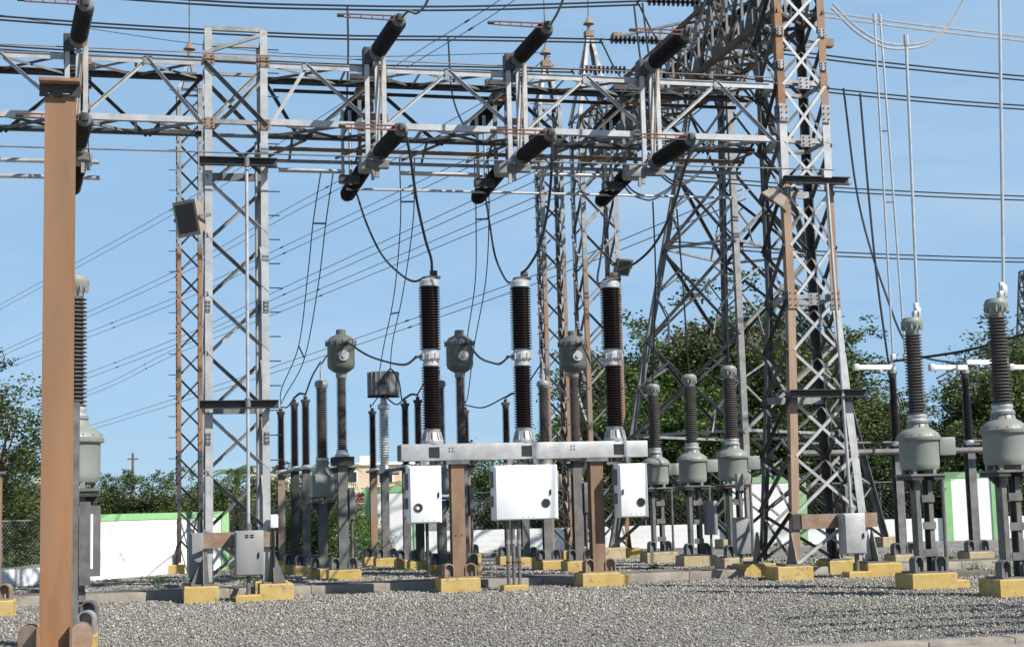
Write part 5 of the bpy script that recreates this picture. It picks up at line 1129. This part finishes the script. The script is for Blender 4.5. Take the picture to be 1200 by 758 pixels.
CB = [('breaker_lead', [(4.23, 30.9, 8.06), (4.33, 30.2, 7.3), (4.5, 29.4, 6.55), (4.73, 28.7, 6.07), (4.92, 28.2, 5.84), (5.10, 28.0, 5.89)], .022, 'black cable looping from the rear of the first switch unit to the first breaker pole'),
 ('breaker_lead', [(6.97, 30.9, 8.06), (6.89, 30.2, 7.31), (6.8, 29.4, 6.55), (6.8, 28.7, 6.03), (6.80, 28.2, 5.83), (6.88, 28.0, 5.89)], .022, 'black cable looping from the rear of the second switch unit to the second breaker pole'),
 ('breaker_lead', [(9.62, 30.9, 8.1), (9.36, 30.2, 7.35), (9.02, 29.4, 6.58), (8.72, 28.7, 6.03), (8.60, 28.2, 5.83), (8.68, 28.0, 5.89)], .022, 'black cable looping from the rear of the third switch unit to the third breaker pole'),
 ('breaker_lead', [(4.38, 25.8, 8.2), (4.51, 26.0, 7.79), (4.76, 26.8, 7.12), (5.03, 27.5, 6.54), (5.21, 27.9, 6.23), (5.24, 28.0, 5.99)], .026, 'black cable dropping from the front switch insulator to the first breaker pole'),
 ('breaker_lead', [(7.08, 25.8, 8.2), (7.10, 26.0, 7.55), (7.21, 26.8, 6.93), (7.22, 27.5, 6.41), (7.12, 27.9, 6.12), (7.0, 28.0, 5.99)], .026, 'black cable dropping from the front switch insulator to the second breaker pole'),
 ('breaker_lead', [(9.80, 25.8, 8.2), (9.66, 26.0, 7.7), (9.67, 26.8, 7.06), (9.54, 27.5, 6.52), (9.26, 27.9, 6.2), (8.82, 28.0, 6.01)], .026, 'black cable dropping from the front switch insulator to the third breaker pole'),
 ('switch_lead', [(4.38, 25.8, 10.2), (4.5, 25.8, 10.32), (4.66, 25.8, 10.30), (4.85, 25.8, 10.55), (4.95, 25.8, 11.1)], .024, 'black cable rising from the upper front insulator above the first pole'),
 ('switch_lead', [(7.10, 25.8, 10.2), (7.25, 25.8, 10.45), (7.38, 25.8, 10.8), (7.42, 25.8, 11.3)], .024, 'black cable rising from the upper front insulator above the second pole'),
 ('switch_lead', [(9.82, 25.8, 10.2), (9.98, 25.8, 10.45), (10.1, 25.8, 10.8), (10.15, 25.8, 11.4)], .024, 'black cable rising from the upper front insulator beside the right tower'),
 ('transformer_lead', [(4.37, 33.76, 5.28), (4.55, 32.0, 4.82), (4.74, 30.3, 4.5), (4.9, 29.2, 4.35), (4.92, 28.05, 4.38)], .024, 'black cable sagging from the left drum head to the first breaker pole'),
 ('transformer_lead', [(7.13, 33.86, 5.28), (7.0, 32.0, 4.76), (6.90, 30.3, 4.48), (6.80, 29.2, 4.36), (6.70, 28.05, 4.38)], .024, 'black cable sagging from the middle drum head to the second breaker pole'),
 ('transformer_lead', [(9.88, 33.96, 5.28), (9.44, 32.0, 4.77), (9.01, 30.3, 4.42), (8.7, 29.2, 4.34), (8.50, 28.05, 4.38)], .024, 'black cable sagging from the right drum head to the third breaker pole'),
 ('bus_dropper', [(4.19, 31.7, 12.35), (4.05, 30.6, 11.03), (3.96, 30.3, 9.7)], .022, 'black dropper from the front bus wire behind the first switch unit'),
 ('bus_dropper', [(6.98, 34.6, 12.7), (6.42, 31.5, 10.45), (6.33, 29.8, 9.27), (6.55, 29.6, 9.0)], .022, 'black dropper slanting from the middle bus wire to the beam'),
 ('transformer_dropper', [(12.12, 35.0, 8.91), (12.46, 36.0, 7.06), (12.76, 37.4, 4.58)], .02, 'black dropper to the left one of the three tank transformers'), ('transformer_dropper', [(12.19, 33.5, 8.43), (12.45, 34.0, 6.77), (12.70, 34.5, 4.6)], .02, 'black dropper to the middle one of the three tank transformers'),
 ('transformer_dropper', [(12.5, 31.0, 10.9), (12.7, 31.9, 7.5), (12.85, 32.3, 4.6)], .02, 'black dropper to the tank transformer beside the right tower'),
 ('post_dropper', [(16.17, 31.7, 10.89), (16.25, 31.7, 8.46), (16.35, 31.7, 6.46), (16.55, 31.75, 4.5)], .026, 'dark dropper left of the pale rods right of the right tower'), ('post_dropper', [(16.4, 33, 11.39), (16.65, 33, 8.54), (16.9, 32.4, 6.3), (17.3, 32, 4.9), (18.5, 31.9, 4.55)], .026, 'dark dropper curving to the post insulator between the near transformers'),
 ('post_lead', [(16.62, 31.7, 4.62), (16.87, 31.0, 4.62), (17.47, 30.0, 4.68), (17.92, 29.0, 4.82), (18.4, 28.0, 5.05), (19.5, 27.6, 5.5)], .03, 'thick dark cable bowing right from the white-bladed post insulator'), ('post_lead', [(17.6, 31.5, 4.2), (18.1, 31.7, 4.40), (18.5, 31.9, 4.52)], .022, 'short dark lead at the post insulator between the near transformers'),
 ('instrument_lead', [(3.93, 35.2, 5.0), (3.84, 36.3, 4.75), (3.80, 37.5, 4.42)], .02, 'short cable between the left voltage transformer and its post insulator'), ('instrument_lead', [(6.74, 35.4, 5.0), (6.7, 36.6, 4.75), (6.68, 38.0, 4.42)], .02, 'short cable behind the first breaker pole'), ('instrument_lead', [(9.35, 35.6, 5.0), (9.36, 36.6, 4.75), (9.40, 38.0, 4.42)], .02, 'short cable right of the second breaker pole'),
 ('instrument_lead', [(3.95, 35.2, 4.95), (4.05, 34.9, 5.1), (4.18, 34.5, 5.0)], .018, 'short cable from the left voltage transformer to the drum head'),
 ('post_lead', [(3.57, 42, 4.40), (3.62, 40.5, 4.30), (3.62, 38.6, 4.40)], .02, 'sagging lead between the leftmost post insulators'), ('post_lead', [(3.62, 38.6, 4.4), (3.7, 38, 4.46), (3.79, 37.5, 4.4)], .03, 'stout connector between the close pair of post insulators'), ('post_lead', [(6.3, 41, 4.6), (6.45, 40, 4.3), (6.55, 39.2, 4.42)], .02, 'lead curling from the line trap to the next post insulator'), ('post_lead', [(6.55, 39.2, 4.4), (6.62, 38.6, 4.46), (6.68, 38, 4.4)], .03, 'stout connector left of the first breaker pole'),
 ('post_lead', [(8.80, 42.3, 4.42), (9.0, 40.8, 4.25), (9.25, 39.2, 4.42)], .02, 'sagging lead between the rear posts by the second breaker pole'), ('post_lead', [(9.25, 39.2, 4.4), (9.3, 38.6, 4.46), (9.4, 38, 4.4)], .03, 'stout connector behind the second breaker pole'),
 ('line_trap_lead', [(6.1, 40.66, 4.93), (6.3, 40.6, 5.2), (6.45, 40.7, 5.3), (6.66, 40.8, 5.0), (6.75, 40.9, 4.5), (6.6, 39.6, 4.4)], .02, 'cable looping over the dark line trap drum'), ('line_trap_lead', [(6.05, 42, 4.45), (6.0, 41.6, 4.35), (6.15, 41.2, 4.6)], .016, 'thin lead under the line trap drum'),
 ('guy_wire', [(-6, 48, 17.2), (4, 46, 15.6), (11.2, 41.2, 14.5)], .01, 'thin earth wire high above the left beam')]
for nm, pts, r_, lb in CB: cable(nm, pts, r_, 'wire', lb)
TW = [([(3.39, 30.0, 8.34), (3.54, 33.0, 7.83), (3.73, 36.0, 7.2), (3.88, 40.0, 5.87), (3.6, 42.0, 4.91), (3.57, 42.0, 4.46)], [(3.64, 30.0, 8.35), (3.82, 33.0, 7.83), (3.97, 36.0, 6.9), (4.03, 40.0, 5.54), (3.71, 42.0, 4.74), (3.57, 42.0, 4.46)], 'thin twin dropper curving down to the leftmost post insulator'),
      ([(4.99, 30.0, 8.65), (5.65, 34.0, 8.05), (6.12, 38.0, 6.97), (6.22, 40.5, 5.93), (6.17, 41.0, 5.3)], [(5.3, 30.0, 8.66), (5.94, 34.0, 8.06), (6.34, 38.0, 6.97), (6.46, 40.5, 6.04), (6.46, 41.0, 5.3)], 'thin twin dropper hanging down to the line trap'),
      ([(6.55, 30.0, 8.7), (7.21, 33.0, 7.99), (7.81, 36.0, 7.02), (8.2, 39.0, 5.9), (8.6, 41.6, 4.8), (8.8, 42.3, 4.46)], [(6.84, 30.0, 8.7), (7.51, 33.0, 8.0), (8.07, 36.0, 7.02), (8.4, 39.0, 5.8), (8.75, 41.6, 4.7), (8.8, 42.3, 4.46)], 'thin twin dropper passing between the first and second breaker poles')]
for a, b, lb in TW: twin(a, .013, 'wire', lb, spacers=(.2, .6), pts2=b, name='twin_dropper', cat='dropper')
twin([(15.6, 31.7, 13.02), (16.2, 31.7, 12.47), (16.84, 31.7, 12.15), (17.43, 31.7, 12.12), (18.06, 31.7, 12.27), (18.65, 31.7, 12.76), (19.08, 31.7, 13.42)], .024, 'tube_alu', 'pale twin jumper loop at the top right of the right tower', off=(-.05, 0, -.10), name='twin_jumper', cat='jumper')
twin([(10.7, 31.7, 12.75), (10.5, 30.9, 11.6), (10.25, 29.9, 10.3), (10.1, 29.4, 9.6)], .022, 'wire', 'black twin dropper slanting from the front bus wire beside the third switch unit', off=(.22, .05, .05), name='twin_dropper', cat='dropper')
twin([(9.92, 31.0, 8.64), (10.38, 31.5, 8.36), (10.82, 32.0, 8.34), (11.26, 32.5, 8.43), (12.04, 33.5, 8.89), (12.45, 34.0, 9.37)], .02, 'wire', 'black twin jumper loop left of the right tower below the beam', off=(.1, .2, .12), name='twin_jumper', cat='jumper')
twin([(10.5, 30.6, 9.0), (11.0, 30.9, 8.55), (11.5, 31.2, 8.5), (12.1, 31.6, 8.9), (12.5, 31.9, 9.5)], .02, 'wire', 'black twin jumper loop under the beam against the right tower', off=(.1, .2, .10), name='twin_jumper', cat='jumper')
# pale dropper rods at the right
def rod_pair(pts, label, r=.024):
    t = thing('dropper_rod', label, 'rod', pts[0][0])
    for a, b in pts:
        a, b, o = V3(a), V3(b), V3(pts[0][0]); MB().cyl(a-o, b-o, r, 10).build('rod', 'tube_alu', t); MB().cyl(b-o-V3((0, 0, .12)), b-o+V3((0, 0, .08)), r*1.7, 8).build('clamp', 'alu', t)
        MB().box((a-o).x-.05, (a-o).x+.05, (a-o).y-.05, (a-o).y+.05, (a-o).z-.12, (a-o).z+.08, .02).build('lug', 'alu', t)
    if len(pts) == 2:
        for f in (.45, .66): p, q = [V3(a).lerp(V3(b), f)-V3(pts[0][0]) for a, b in pts]; MB().cyl(p, q, .018, 6).build('spacer', 'galv_dull', t)
    return t
rod_pair([((16.64, 31.7, 4.70), (16.64, 31.7, 12.75)), ((16.95, 31.7, 4.72), (16.79, 31.7, 12.75))], 'pair of pale dropper rods onto the post insulator right of the tower')
rod_pair([((12.84, 23.5, 4.68), (12.92, 23.5, 9.5))], 'pale dropper rod onto the tank transformer right of the tower', .026)
rod_pair([((13.03, 21.1, 4.72), (13.36, 21.1, 10.6))], 'pale dropper rod onto the rightmost transformer', .026)
rod_pair([((19.9, 30, 5.2), (19.95, 30, 11.2))], 'dark dropper rod cut by the right edge', .026)
for (x, y, nm) in ((12.80, 23.5, 'bent clamp on the cap of the transformer right of the tower'), (12.98, 21.1, 'bent clamp on the cap of the rightmost transformer')):
    tag(MB().box(-.05, .05, -.05, .05, 0, .12, .015).box(-.02, .07, -.03, .03, .1, .26, .015).build('terminal_clamp', 'alu', None, (x, y, 4.58)), nm, 'clamp')
